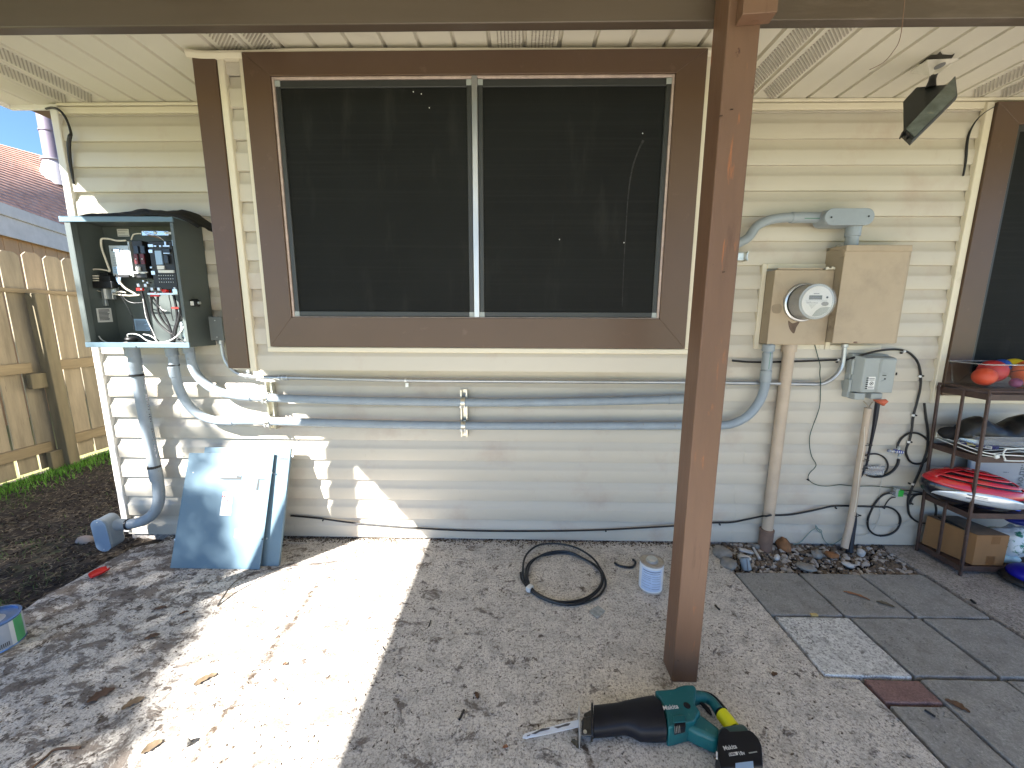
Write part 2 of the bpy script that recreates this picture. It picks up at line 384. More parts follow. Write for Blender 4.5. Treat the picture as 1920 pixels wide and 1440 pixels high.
paver(1.893, 2.212, .985, 1.318, paver_m, R(-.4), .000, 'grey paver at the lower right edge of the photo')
paver(1.560, 1.880, .66, .972, paver_m, R(.2), .000, 'nearest grey paver at the bottom right corner')

# gravel bed: stones of many sizes on soil
def stone(mb, c, r, sq=.6):
    rot = Matrix.Rotation(random.uniform(0, 6.3), 3, 'Z') @ Matrix.Rotation(random.uniform(-.4, .4), 3, 'X')
    nu, nv = 7, 4; ax = (r, r*random.uniform(.55, .95), r*sq); sd = random.uniform(0, 99); b = len(mb.v)
    mb.ell(c, ax, nu, nv, rot)
    for i in range(b, len(mb.v)):
        d = mb.v[i]-V(c); mb.v[i] = V(c)+d*(1+.45*mn.noise(d*(1.3/r)+V((sd, 0, 0))))
gm = pm('pale_limestone_gravel', (.42, .38, .33), .85, var=.35, vs=9, bump=.4, bs=80, col2=(.52,.48,.43))
gd = pm('brown_gravel', (.15, .115, .085), .9, var=.4, vs=25, bump=.4, bs=80)
g1, g2 = MB(), MB()
for i in range(2000):
    x = random.uniform(1.2, 2.24); y = random.uniform(1.955, 2.235); r = random.choice([.004, .005, .006, .008, .010, .012, .017])*random.uniform(.7, 1.2)
    zz = -.03+.022*max(0, mn.noise(V((x*4, y*4, 1))))+.02*(y-1.955)/.28
    stone(g1 if random.random() < .42 else g2, (x, y, zz+r*.3), r)
tag(g1.build('gravel', gm, ang=50), 'pale broken limestone gravel between pavers and house wall', 'gravel', kind='stuff')
tag(g2.build('gravel_soil', gd, ang=50), 'brown crumbs of soil and small stones among the gravel', 'gravel', kind='stuff')
def rock(px, py, r, m, name, label, sq=.6, z=0, grp='loose rocks in the gravel bed'):
    mb = MB(); p = gz(px, py, -.005); 
    rot = Matrix.Rotation(random.uniform(0, 6.3), 3, 'Z'); sd = random.uniform(0, 99); b = 0
    mb.ell((p.x, p.y, z+r*.25), (r, r*.75, r*sq), 14, 8, rot)
    for i in range(len(mb.v)):
        d = mb.v[i]-V((p.x, p.y, z+r*.25)); mb.v[i] += d*(.5*mn.noise(d*(1.1/r)+V((sd, 0, 0)))+.18*mn.noise(d*(3/r)))
    return tag(mb.build(name, m, ang=40), label, 'rock', grp)
rock_m = pm('rock_grey', (.25, .235, .21), .85, var=.25, vs=20, bump=.5, bs=60)
rockb_m = pm('rock_rust_brown', (.26, .12, .05), .85, var=.3, vs=18, bump=.4, bs=60)
rockw_m = pm('rock_white', (.52, .50, .47), .8, var=.15, vs=20, bump=.3, bs=60)
rock(1352, 1040, .062, rock_m, 'rock', 'broad flat grey rock against the wall behind the wooden post', .35)
rock(1366, 1062, .052, rock_m, 'rock', 'grey rock at the slab corner left of the pvc offcut', .5)
rock(1467, 1028, .046, rockb_m, 'rock', 'rust brown rock standing against the wall by the beige pipe', .95, .005)
rock(1558, 1046, .04, rockb_m, 'rock', 'orange brown stone half buried in the gravel', .4)
rock(1532, 1042, .034, rock_m, 'rock', 'grey rock left of the orange brown half buried stone', .6)
rock(1418, 1028, .024, rock_m, 'rock', 'round grey rock beside the foot of the beige pipe', .8)
rock(1457, 1048, .02, rockw_m, 'rock', 'small whitish rock below the rust brown rock', .7)
rock(1588, 1062, .026, rockw_m, 'rock', 'white flat rock at the paver edge, middle of the bed', .45)
rock(1612, 1040, .026, rockw_m, 'rock', 'round white rock right of the slanted cable pipe', .8)
rock(1510, 1068, .05, rock_m, 'rock', 'long grey rock touching the back edge of the pavers', .3)
rock(1395, 1050, .035, rockw_m, 'rock', 'whitish lump behind the short pvc offcut', .5)
for i, (a, b_) in enumerate((((1386, 1030), (1412, 1036)), ((1412, 1027), (1424, 1047)))):
    p, q = gz(*a, .02), gz(*b_, .012); d = (q-p).normalized(); n = V((-d.y, d.x, 0))*(.012 if i == 0 else .006)
    tag(MB().obb((p+q)/2, (q-p)/2, n, (0, 0, .006)).build('wood_shard', rockw_m, bevel=.002), ['broad pale wood chip lying on the gravel', 'thin pale wood stick lying on the gravel'][i], 'wood chip')
p = gz(1404, 1068, .0)
t = thing('pipe_offcut', p, 'short grey pipe offcut with dark stripe on the gravel', 'pipe offcut')
MB().lathe([(.024, 0), (.0245, .001), (.0245, .062), (.020, .062), (.020, 0)], (p.x-.004, p.y+.01, -.008), (-.1, .45, 1)).build('pipe_wall', pvc_m, t)
MB().obb((p.x-.012, p.y-.004, .026), (.002, 0, 0), (0, .0005, .0), (0, .012, .03)).build('stripe', print_m, t)

# ------------------------------------------------------------------ the house
W = 2.236; ZTOP = 2.485; L0 = 2.4276; CR = .127
house = thing('house', (0, W, 0), 'cream vinyl sided house wall with a projecting brown cased window bay', 'house')
def course(mb, x0, x1, zt, zb, Y, off=0.0, seg=.35):
    h = zt-zb; pr = []
    full = [(0, -.002), (-.006, -.001), (-.028, .0045), (-.046, .0105), (-.053, .0155), (-.059, .0168), (-CR+.003, .0172), (-CR, .0162), (-CR, -.002)]
    for dz, dy in full:
        if -dz > h+1e-6: break
        pr.append((dz, dy))
    if h < CR-1e-4: pr.append((-h, .0175 if h > .05 else .008)); pr.append((-h, .002))
    n = max(2, int((x1-x0)/seg)); rings = []
    for i in range(n+1):
        x = x0+(x1-x0)*i/n
        rings.append([V((x, Y-dy-off-.0012*mn.noise(V((x*1.7, zt*9, 0))), zt+dz+(.0012*mn.noise(V((x*1.1, zt*5, 7))) if 0 < k < len(pr)-1 else 0))) for k, (dz, dy) in enumerate(pr)])
    b = len(mb.v); m_ = len(pr)
    for r in rings: mb.v += r
    for i in range(n):
        for k in range(m_-1): mb.f.append((b+i*m_+k, b+i*m_+k+1, b+(i+1)*m_+k+1, b+(i+1)*m_+k))
    for e in (0, n):
        q = [b+e*m_+k for k in range(m_)]; mb.f.append(tuple(q))
mb = MB()
course(mb, -2.47, 4.3, ZTOP, L0, W)
rs = random.Random(3)
seams = {14: [1.36], 11: [1.40], 12: [1.37], 10: [-.86], 13: [-.83], 16: [1.33], 17: [1.35], 15: [-.9], 18: [1.34], 8: [1.2]}
for k in range(20):
    zt = L0-CR*k; zb = max(L0-CR*(k+1), .015)
    if zt-zb < .01: break
    cuts = [-2.47]+[c for c in seams.get(k, [])]+[4.3]
    for i in range(len(cuts)-1):
        course(mb, cuts[i]-(.02 if i else 0), cuts[i+1], zt, zb, W, .0 if i == 0 else .0016)
mb.build('siding', siding_m, house, ang=28)
# core behind the vinyl (sheathing, side wall, gable) so no light leaks
MB().box(-2.47, 4.3, W+.004, 7.5, .02, ZTOP+.02).build('wall_core', trim_m, house)
MB().box(-2.47, 4.3, W+.002, W+.3, -.05, .018).build('foundation', slab2_m, house)
mb = MB()
mb.box(-2.492, -2.452, W-.026, W+.06, .03, ZTOP-.005); mb.box(-2.500, -2.486, W-.02, W+.10, .03, ZTOP-.005)
mb.build('corner_trim', corner_m, house, bevel=.004)
mb = MB(); mb.box(-2.45, 4.3, W-.030, W-.002, ZTOP-.016, ZTOP-.002); mb.box(-2.45, 4.3, W-.022, W-.003, ZTOP-.05, ZTOP-.019)
mb.build('wall_top_trim', trim_m, house, bevel=.003)

# soffit with V grooves and louvred strips
PW = .1445; G0 = .017; XR = 4.3; XL = -2.735; YS0 = -1.32
def soffit(mb, x0, x1, y0, y1, z):
    k0 = math.ceil((x0-G0)/PW); xs_ = [(x0, 0)]
    k = k0
    while G0+k*PW < x1:
        g = G0+k*PW
        if g-.012 > x0: xs_ += [(g-.014, 0), (g-.007, .015), (g+.003, .018), (g+.005, 0.0)]
        k += 1
    xs_.append((x1, 0)); xs_.sort()
    ny = max(3, int((y1-y0)/.25)); b = len(mb.v); m_ = len(xs_)
    for j in range(ny+1):
        y = y0+(y1-y0)*j/ny
        for x, d in xs_: mb.v.append(V((x, y, z+d+.0025*mn.noise(V((x*2.2, y*1.6, 5))))))
    for j in range(ny):
        for i in range(m_-1): mb.f.append((b+j*m_+i, b+j*m_+i+1, b+(j+1)*m_+i+1, b+(j+1)*m_+i))
mb = MB(); soffit(mb, XL, XR, YS0, W-.004, ZTOP); so_ = mb.build('soffit', soffit_m, house, ang=20)
for c in (-2.295, -1.139, .017, 1.173, 2.329, 3.485):
    mb = MB()
    for sx0 in (c-PW+.028, c+.022):
        mb = MB(); y = -.3
        while y < W-.05:
            sg = 0 if abs(c) < 1.12 and c < 1 else (1 if c > 0 else -1)
            if sg == 0:
                for r_ in range(7): mb.obb((sx0+.004+r_*.0145, y, ZTOP-.0018), (.0022, 0, 0), (0, .0075, 0), (0, 0, .0018))
                y += .021
            else:
                mb.obb((sx0+.047, y, ZTOP-.0018), (.044, .040*sg, 0), (-.0016*sg, .0018, 0), (0, 0, .0018)); y += .0155
        mb.build('vent_louvers', vent_m, so_)
MB().box(XL, XR, YS0, 7.5, ZTOP+.02, ZTOP+.10).build('roof_deck', brown_m, house)
mb = MB(); mb.box(XL-.012, XL+.004, YS0, W+.02, ZTOP-.018, ZTOP+.16); mb.box(XL, -2.50, W-.004, W+.012, ZTOP-.022, ZTOP+.03)
mb.build('rake_fascia', corner_m, house, bevel=.003)

# the projecting window bay
B = 1.825; BX0, BX1, BZ = -1.365, .86, 1.130
mb = MB(); BL0 = 2.386
course(mb, BX0, BX1, ZTOP, BL0, B)
for k in range(10):
    zt = BL0-.1265*k; course(mb, BX0, BX1, zt, zt-.1265 if k < 9 else BZ-.005, B)
mb.build('bay_siding', siding_m, house, ang=28)
mb = MB(); mb.box(BX0, BX1, B+.003, W, BZ-.008, BZ-.003); mb.box(BX0, BX0+.004, B+.003, W, BZ, ZTOP); mb.box(BX1-.004, BX1, B+.003, W, BZ, ZTOP); mb.build('bay_panels', trim_m, house)
mb = MB(); mb.box(-1.375, -1.276, B-.034, B+.002, 1.133, 2.452); mb.build('corner_board', brown_m, house, bevel=.003)
mb = MB(); mb.box(-1.274, -1.244, B-.030, B-.002, 1.118, 2.454); mb.box(-1.181, -1.156, B-.030, B-.002, 1.232, 2.454)
mb.box(.757, .781, B-.030, B-.002, 1.235, 2.454); mb.box(-1.181, .781, B-.0315, B-.002, 1.212, 1.236); mb.box(.799, .86, B-.03, B-.002, 1.12, 2.454)
mb.build('casing_trim', trim_m, house, bevel=.004)
pts = [at(x, y, B-.035) for x, y in ((348, 98), (380, 101.5), (440, 101), (500, 99.5), (560, 97.5), (700, 97), (900, 96.5), (1100, 96.5), (1345, 96))]
mb = MB(); P = catmull(pts, 8); rings = []
for p in P: rings.append([p+V((0, -.008, .0)), p+V((0, .0, -.016)), p+V((0, .028, -.016)), p+V((0, .03, .012)), p+V((0, .002, .015)), p+V((0, -.006, .010))])
mb.rings(rings); mb.build('crown_trim', trim_m, house, ang=30)
win = bpy.data.objects.new('window', None); COL.objects.link(win); win.parent = house; ORG[win] = ORG[house]
# casing (mitred boards), reveals, screens, mullion
x0, x1, z0, z1 = -1.154, .755, 1.238, 2.450; a0, a1, c0, c1 = -1.043, .632, 1.372, 2.362
mb = MB(); yf, yb = B-.048, B-.004
mb.prism([(x0, yf, z0), (x1, yf, z0), (a1, yf, c0), (a0, yf, c0)], (0, yb-yf, 0)); mb.prism([(x0, yf, z1), (x1, yf, z1), (a1, yf, c1), (a0, yf, c1)], (0, yb-yf, 0))
mb.prism([(x0, yf, z0), (a0, yf, c0), (a0, yf, c1), (x0, yf, z1)], (0, yb-yf, 0)); mb.prism([(x1, yf, z0), (a1, yf, c0), (a1, yf, c1), (x1, yf, z1)], (0, yb-yf, 0))
mb.build('casing', brown_m, win, bevel=.0015)
mb = MB(); 
for i in range(1):
    mb.box(a0, a0+.010, B-.040, B+.01, c0, c1); mb.box(a1-.010, a1, B-.040, B+.01, c0, c1); mb.box(a0+.01, a1-.01, B-.040, B+.01, c1-.010, c1); mb.box(a0+.01, a1-.01, B-.042, B+.01, c0, c0+.004)
mb.build('caulk_bead', caulk_m, win, bevel=.002)
MB().box(a0+.011, a1-.011, B-.0285, B-.0265, c0+.005, c1-.011).build('dark_pane', sframe_m, win)
for s0, s1 in ((a0+.012, -.2065), (-.1795, a1-.012)):
    mb = MB(); zt, zb = c1-.012, c0+.006; yy = B-.036
    mb.box(s0, s0+.020, yy, yy+.012, zb, zt); mb.box(s1-.020, s1, yy, yy+.012, zb, zt); mb.box(s0+.02, s1-.02, yy, yy+.012, zt-.028, zt); mb.box(s0+.02, s1-.02, yy, yy+.012, zb, zb+.022)
    fr = mb.build('screen_frame', sframe_m, win, bevel=.002)
    mb = MB(); n = 14
    P_ = []
    for j in range(n+1):
        for i in range(n+1):
            x = s0+.018+(s1-s0-.036)*i/n; z = zb+.02+(zt-zb-.044)*j/n
            P_.append(V((x, yy+.006+.001*mn.noise(V((x*4, z*3, 2))), z)))
    mb.v = P_; mb.f = [(j*(n+1)+i, j*(n+1)+i+1, (j+1)*(n+1)+i+1, (j+1)*(n+1)+i) for j in range(n) for i in range(n)]
    mb.build('insect_screen', screen_m, win)
    mb = MB()
    for cx in (s0+.010, s1-.010):
        for cz in (zt-.012, zb+.010): mb.box(cx-.011, cx+.011, yy-.002, yy+.010, cz-.011, cz+.011)
    parts(mb, 'corner_key', tele_m, win)
mb = MB(); mb.box(-.205, -.181, B-.046, B-.034, c0+.004, c1-.003); mb.build('mullion', alu_m, win, bevel=.002)
# pale scuff across the right screen
mb = MB(); P = [at(x, y, B-.0365) for x, y in ((1207, 262), (1196, 285), (1185, 320), (1178, 370), (1174, 430), (1170, 500), (1167, 575))]
mb.tube(P, [.011, .006, .007, .005, .0045, .004, .003], 8, flat=.5); 
scuff_m = pm('dust_scuff', (.022, .022, .022), .9, var=.6, vs=60)
for v_ in mb.v: v_.y = B-.0322+(v_.y-(B-.0365))*.02
mb.build('dust_scuff', scuff_m, win)
mb = MB()
for x, y in ((1049, 449), (775, 172), (790, 176), (805, 202), (1205, 250), (1170, 455)): 
    p = at(x, y, B-.032); mb.ell(p, (.0022, .001, .0028), 6, 4)
parts(mb, 'paint_speck', white_m, win)

# right hand window on the main wall
win2 = bpy.data.objects.new('window', None); COL.objects.link(win2); win2.parent = house; ORG[win2] = ORG[house]
x0, x1, z0, z1 = 2.395, 3.9, .955, 2.455; a0, c0, c1, a1 = 2.52, 1.08, 2.35, 3.78
yf, yb = W-.045, W-.006; mb = MB()
mb.prism([(x0, yf, z0), (x1, yf, z0), (a1, yf, c0), (a0, yf, c0)], (0, yb-yf, 0)); mb.prism([(x0, yf, z1), (x1, yf, z1), (a1, yf, c1), (a0, yf, c1)], (0, yb-yf, 0))
mb.prism([(x0, yf, z0), (a0, yf, c0), (a0, yf, c1), (x0, yf, z1)], (0, yb-yf, 0)); mb.prism([(x1, yf, z0), (a1, yf, c0), (a1, yf, c1), (x1, yf, z1)], (0, yb-yf, 0))
mb.build('casing', brown_m, win2, bevel=.002)
mb = MB(); mb.box(2.355, 2.393, W-.034, W-.003, .91, 2.46); mb.box(2.357, 3.94, W-.0355, W-.004, .905, .952); mb.build('casing_trim', trim_m, win2, bevel=.004)
MB().box(a0, a1, W-.03, W-.024, c0, c1).build('insect_screen', screen_m, win2)
mb = MB(); mb.box(a0, a0+.02, W-.036, W-.031, c0, c1); mb.box(a0, a1, W-.0365, W-.0315, c1-.03, c1); mb.build('screen_frame', sframe_m, win2)

# ------------------------------------------------------------------ patio cover: header beam, posts
cover = thing('patio_cover', (.64, 1.33, 0), 'brown painted patio cover frame with a square post and dark header beam', 'patio cover')
mb = MB(); mb.box(-2.72, 4.3, 1.377, 1.414, 2.281, 2.482); mb.build('header_beam', beam_m, cover, bevel=.003)
def post(x, y):
    mb = MB(); rings = []; h = .0475
    for j in range(25):
        z = 2.48*j/24; q = .0015*mn.noise(V((z*1.4, x, 0))); rr = []
        for cx, cy in ((-1, -1), (1, -1), (1, 1), (-1, 1)): rr.append(V((x+cx*h+q, y+cy*h, z+.001)))
        rings.append(rr)
    mb.rings(rings); return mb.build('post', post_m, cover, bevel=.004, seg=3)
post(.6415, 1.3285)
post(-2.665, .645)
p0 = at(1393, 26, 1.242); p1 = at(1458, 23, 1.242)
mb = MB(); mb.hexa((p0.x, 1.243, p0.z), (p1.x, 1.243, p1.z+.002), (p1.x, 1.2805, p1.z-.004), (p0.x, 1.2805, p0.z-.006), (p0.x, 1.243, 2.48), (p1.x, 1.243, 2.48), (p1.x, 1.2805, 2.48), (p0.x, 1.2805, 2.48))
mb.build('cleat_block', post_m, cover, bevel=.002)
mb = MB()
for x, y, r in ((1372, 205, .002), (1352, 217, .0022), (1357, 510, .002)):
    p = at(x, y, 1.2795); mb.obb(p, (r*2, 0, r*.3), (0, .0012, 0), (0, 0, r*.6))
parts(mb, 'gouge', pm('dark_gouge', (.03, .014, .008), .8), cover)
t = MB().tube([at(1697, -5, 1.33), at(1688, 70, 1.36), at(1672, 100, 1.40), at(1655, 118, 1.43), at(1630, 131, 1.45)], .0011, 6).build('hanging_wire', post_m)
tag(t, 'thin brown wire hanging from the dark beam', 'wire')
# ------------------------------------------------------------------ fence (seen from its rail side), grass, neighbour's house, shade tree
def wood(name, col, dark, stretch=(1, 1, .12)):
    return pm(name, col, .8, var=.28, vs=16, bump=.5, bs=45, stretch=stretch, dirt=[(dark, 7, .58, .80), ((.06, .05, .035), 60, .66, .78, (1, 1, .06)), ((.035, .025, .018), 9, .74, .77, (1, 1.3, .7))])
pk = [wood('fence_wood_a', (.27, .225, .155), (.17, .15, .09)), wood('fence_wood_b', (.235, .20, .14), (.14, .125, .08)), wood('fence_wood_c', (.30, .24, .165), (.18, .15, .10))]
rail_m = pm('fence_rail_wood', (.25, .195, .115), .8, var=.25, vs=14, bump=.4, bs=45, stretch=(1, .12, 1), dirt=[((.15, .12, .06), 5, .6, .8)])
fpost_m = wood('fence_post_wood', (.15, .125, .075), (.07, .06, .035))
FX = -4.36
fence = thing('fence', (FX, 3.4, 0), 'weathered wooden dog eared picket fence with gaps letting light through', 'fence')
y = -1.0; i = 0; rr = random.Random(11)
picks = []
while y < 9.0:
    wd = .137+rr.uniform(-.003, .003); top = 1.925+rr.uniform(-.012, .012); gap = rr.choice([.012, .016, .020, .022])
    if 1.5 < y < 8.5:
        ln = rr.uniform(-.006, .006); z0 = .02+rr.uniform(-.01, .02)-.03; c = .03
        poly = [(y, z0), (y+wd, z0), (y+wd+ln, top-c), (y+wd-c+ln, top), (y+c+ln, top), (y+ln, top-c)]
        o = MB().prism([V((FX-.012, a, b)) for a, b in poly], (.012, 0, 0)).build('picket', pk[i % 3 if rr.random() < .7 else 0], fence, bevel=.0015)
    y += wd+gap; i += 1
mb = MB(); 
mb.box(FX+.001, FX+.039, 1.2, 8.5, 1.575, 1.612); mb.build('rail', rail_m, fence, bevel=.003)
for (ya, yb_, z, dz) in ((1.2, 3.33, .925, .0), (3.51, 8.5, .925, .015), (1.2, 3.36, .20, -.01), (3.50, 8.5, .20, .03)):
    MB().hexa((FX+.001, ya, z-.045), (FX+.039, ya, z-.045), (FX+.039, yb_, z-.045+dz), (FX+.001, yb_, z-.045+dz), (FX+.001, ya, z+.045), (FX+.039, ya, z+.045), (FX+.039, yb_, z+.045+dz), (FX+.001, yb_, z+.045+dz)).build('rail', rail_m, fence, bevel=.003)
def fpost(yb_, yt, ztop):
    mb = MB(); h = .045; X0 = FX+.045
    mb.hexa((X0, yb_-h, -.1), (X0+.09, yb_-h, -.1), (X0+.09, yb_+h, -.1), (X0, yb_+h, -.1), (X0-.003, yt-h, ztop), (X0+.087, yt-h, ztop), (X0+.087, yt+h, ztop), (X0-.003, yt+h, ztop))
    mb.build('fence_post', fpost_m, fence, bevel=.006)
fpost(3.44, 3.42, 1.575)
fpost(5.9, 5.9, 1.575)
MB().box(FX+.04, FX+.085, 3.27, 3.39, .74, .875).build('rail_block', fpost_m, fence, bevel=.005)
MB().box(FX+.04, FX+.085, 3.30, 3.40, -.02, .15).build('rail_block', fpost_m, fence, bevel=.005)

# grass along the fence and dead litter over the soil
def blades(n, fn, name, m, label, cat='grass'):
    mb = MB()
    for _ in range(n):
        x, y, h, wd, lean = fn(); a = random.uniform(0, 6.28); z = ground_z(x, y)
        d = V((math.cos(a), math.sin(a), 0)); q = V((-d.y, d.x, 0))*wd; b = V((x, y, z-.004))
        t1 = b+d*lean*.35+V((0, 0, h*.6)); t2 = b+d*lean+V((0, 0, h))
        mb.add([b-q, b+q, t1+q*.7, t1-q*.7, t2], [(0, 1, 2, 3), (3, 2, 4)])
    return tag(mb.build(name, m, smooth=False), label, cat, kind='stuff')
grass_m = pm('green_grass', (.10, .25, .02), .6, var=.4, vs=30)
dry_m = pm('dead_grass', (.16, .13, .088), .8, var=.45, vs=30)
def gf():
    y = random.uniform(2.4, 7.0); x = FX+.05+abs(random.gauss(0, .16)); return x, y, random.uniform(.02, .065), .0028, random.uniform(.01, .04)
blades(8000, gf, 'grass', grass_m, 'bright green grass growing along the foot of the fence')
def gf2():
    while True:
        x = random.uniform(-4.2, -2.45); y = random.uniform(1.1, 4.5)
        if mn.noise(V((x*2.2, y*2.2, 9))) > .12 or random.random() < .1: return x, y, random.uniform(.008, .035), .0022, random.uniform(.01, .04)
blades(2600, gf2, 'grass', pm('sparse_grass', (.07, .11, .03), .7, var=.5, vs=20), 'sparse tufts of weeds growing through the bare soil')
mb = MB()
for _ in range(16000):
    x = random.uniform(-4.3, -2.36); y = random.uniform(.9, 5.0); z = ground_z(x, y)+random.uniform(.001, .010)
    a = random.uniform(0, 6.28); l = random.uniform(.012, .055); wd = random.uniform(.0010, .0032)
    d = V((math.cos(a), math.sin(a), random.uniform(-.25, .25))); q = V((-d.y, d.x, random.uniform(-.4, .4)))*wd; c = V((x, y, z))
    mb.add([c-d*l*.5-q*.4, c-q+V((0, 0, .002)), c+d*l*.5, c+q], [(0, 1, 2, 3)])
tag(mb.build('leaf_litter', dry_m, smooth=False), 'dead grass and crumbled leaves littering the bare soil', 'leaf litter', kind='stuff')
clod_m = pm('soil_clod', (.028, .020, .014), .95, var=.4, vs=40, bump=.5, bs=80)
mb = MB()
for _ in range(2200):
    x = random.uniform(-3.6, -2.37); y = random.uniform(1.0, 3.4); stone(mb, (x, y, ground_z(x, y)+.002), random.uniform(.003, .013))
tag(mb.build('soil_crumbs', clod_m, ang=60), 'dark crumbs of turned soil beside the patio edge', 'soil', kind='stuff')
# a half buried stone by the conduit body
mb = MB(); p = gz(166, 1015, -.02); mb.ell((p.x-.02, p.y, -.015), (.05, .035, .03), 12, 7)
for i in range(len(mb.v)): d = mb.v[i]-V((p.x, p.y, 0)); mb.v[i] += d*.4*mn.noise(d*25)
tag(mb.build('rock', pm('rock_pinkish', (.30, .24, .20), .85, var=.2, vs=20, bump=.4, bs=60), ang=45), 'pinkish stone in the soil beside the grey conduit body', 'rock')

# neighbour's house: shingled hip roof, gutter board, tan panelled wall, flue pipe
nh = thing('neighbor_house', (-7.6, 5.6, 0), 'neighbouring house with brown shingle roof and tan panelled wall behind the fence', 'house')
A = V((-7.0, 5.40, 2.85)); Bp = V((-7.744, 6.89, 2.85)); ed = (Bp-A); A0 = A-ed*1.6; B0 = Bp+ed*1.2
C0 = onX(0, 270, -10.5); D0 = onX(110, 300, -10.27); rd = D0-C0; C1 = C0-rd*2.2; D1 = D0+rd*1.5
shing_m = pm('brown_shingles', (.50, .27, .19), .9, var=.3, vs=9, bump=.3, bs=40, dirt=[((.52, .36, .29), 16, .5, .7), ((.26, .16, .13), 7, .58, .75)])
mb = MB(); NR = 26; b_ = (B0-A0).normalized(); 
for r_ in range(NR):
    f0, f1 = r_/NR, (r_+1.05)/NR; n_ = 40; row = []
    up = V((0, 0, .022)); 
    for q in range(n_+1):
        t = q/n_; lo = (A0.lerp(B0, t)).lerp(C1.lerp(D1, t), f0); hi = (A0.lerp(B0, t)).lerp(C1.lerp(D1, t), min(f1, 1))
        row.append((lo+up, hi, lo-V((0, 0, .01))))
    base = len(mb.v)
    for a_, b2, c_ in row: mb.v += [a_, b2, c_]
    for q in range(n_):
        i0 = base+q*3; mb.f.append((i0, i0+3, i0+4, i0+1)); mb.f.append((i0, i0+2, i0+5, i0+3))
mb.build('roof', shing_m, nh, smooth=False)
dn = V((0, 0, -1)); nrm = V((ed.y, -ed.x, 0)).normalized()
if nrm.x < 0: nrm = -nrm
fas_m = pm('white_gutter_board', (.42, .40, .38), .6, var=.1)
tanw_m = pm('tan_panel_siding', (.34, .20, .09), .7, var=.14, vs=6, stretch=(1, 1, .2), dirt=[((.12, .075, .04), 9, .6, .8)])
mb = MB(); mb.hexa(A0-V((0, 0, .13)), B0-V((0, 0, .13)), B0-V((0, 0, .13))+nrm*.05, A0-V((0, 0, .13))+nrm*.05, A0+V((0, 0, .03)), B0+V((0, 0, .03)), B0+V((0, 0, .03))+nrm*.05, A0+V((0, 0, .03))+nrm*.05)
mb.hexa(A0-V((0, 0, .40)), B0-V((0, 0, .40)), B0-V((0, 0, .40))+nrm*.022, A0-V((0, 0, .40))+nrm*.022, A0-V((0, 0, .13)), B0-V((0, 0, .13)), B0-V((0, 0, .13))+nrm*.022, A0-V((0, 0, .13))+nrm*.022)
mb.build('gutter_board', fas_m, nh, bevel=.006)
mb = MB(); wi = -nrm*.06; L_ = (B0-A0).length; nn = int(L_/.30)
for k in range(nn):
    p = A0.lerp(B0, k/nn)+wi; q = A0.lerp(B0, (k+.975)/nn)+wi
    mb.hexa(V((p.x, p.y, -.1)), V((q.x, q.y, -.1)), V((q.x, q.y, -.1))-nrm*.04, V((p.x, p.y, -.1))-nrm*.04, V((p.x, p.y, 2.5)), V((q.x, q.y, 2.5)), V((q.x, q.y, 2.5))-nrm*.04, V((p.x, p.y, 2.5))-nrm*.04)
mb.build('panel_wall', tanw_m, nh, bevel=.004)
p, q = A0+wi*1.8, B0+wi*1.8
MB().hexa(V((p.x, p.y, -.1)), V((q.x, q.y, -.1)), V((q.x, q.y, -.1))-nrm*3, V((p.x, p.y, -.1))-nrm*3, V((p.x, p.y, 2.7)), V((q.x, q.y, 2.7)), V((q.x, q.y, 2.7))-nrm*3, V((p.x, p.y, 2.7))-nrm*3).build('wall_core', tanw_m, nh)
flue_m = pm('mauve_grey_flue', (.155, .13, .165), .45, metal=.2, var=.08, vs=3)
b0 = onX(110, 312, -9.3); t0 = V((b0.x, b0.y, b0.z+2.6)); rad = .185
fl = MB().cyl(b0-V((0, 0, .5)), t0, rad, n=40).build('flue', flue_m, nh)
MB().lathe([(rad+.012, -.015), (rad+.012, .015)], b0+V((0, 0, .62)), n=40).build('flue_band', flue_m, fl)
MB().lathe([(rad+.16, -.42), (rad+.02, .07), (rad+.05, .075), (rad+.05, .10), (rad, .10)], b0, n=40).build('flashing', pm('pale_flashing', (.30, .29, .31), .4, var=.08), fl)

# shade tree out of the frame on the sun side, whose crown dapples the left of the patio
def shade(u, v):
    ub = [(-9, -1.0), (.5, -1.10), (.95, -1.20), (1.2, -1.30), (1.5, -1.42), (1.7, -1.46), (1.9, -1.52), (2.1, -1.50), (2.3, -1.40), (2.65, -1.30), (3.0, -1.0), (3.3, -.8), (4.2, -.3)]
    for (v0, a), (v1, b) in zip(ub, ub[1:]):
        if v0 <= v <= v1: e = a+(b-a)*(v-v0)/(v1-v0); break
    else: e = -1
    e += .06*mn.noise(V((v*6, 3, 0)))
    d = e-u
    if d < -.03: 
        return .0
    k = min(1, (d+.03)/.13)
    if ((u+1.42)/.17)**2+((v-2.34)/.06)**2 < 1: return .85
    if ((u+1.30)/.22)**2+((v-2.60)/.05)**2 < 1: return .5
    if v > 2.22 and u > -2.75:
        f = mn.noise(V((u*3.3, v*3.3, 1.7)))+.45*mn.noise(V((u*8, v*8, 4)))
        th = -.02 if v < 3.05 else -.34
        if 3.22 < v < 3.9 and u > -1.2: th = -.62
        if f > th: k *= .06
    else:
        f = mn.noise(V((u*2.0, v*2.0, 2.7)))+.4*mn.noise(V((u*7, v*7, 4)))
        if f > .42: k *= .25
    return k
leaf_m = pm('tree_leaves', (.06, .11, .03), .5, var=.35, vs=10)
bark_m = pm('tree_bark', (.14, .10, .07), .9, var=.3, vs=15, bump=.6, bs=40)
tree = thing('tree', (-7.4, -4.7, -.03), 'leafy shade tree standing off to the left of the patio', 'tree')
mb = MB(); cnt = 0
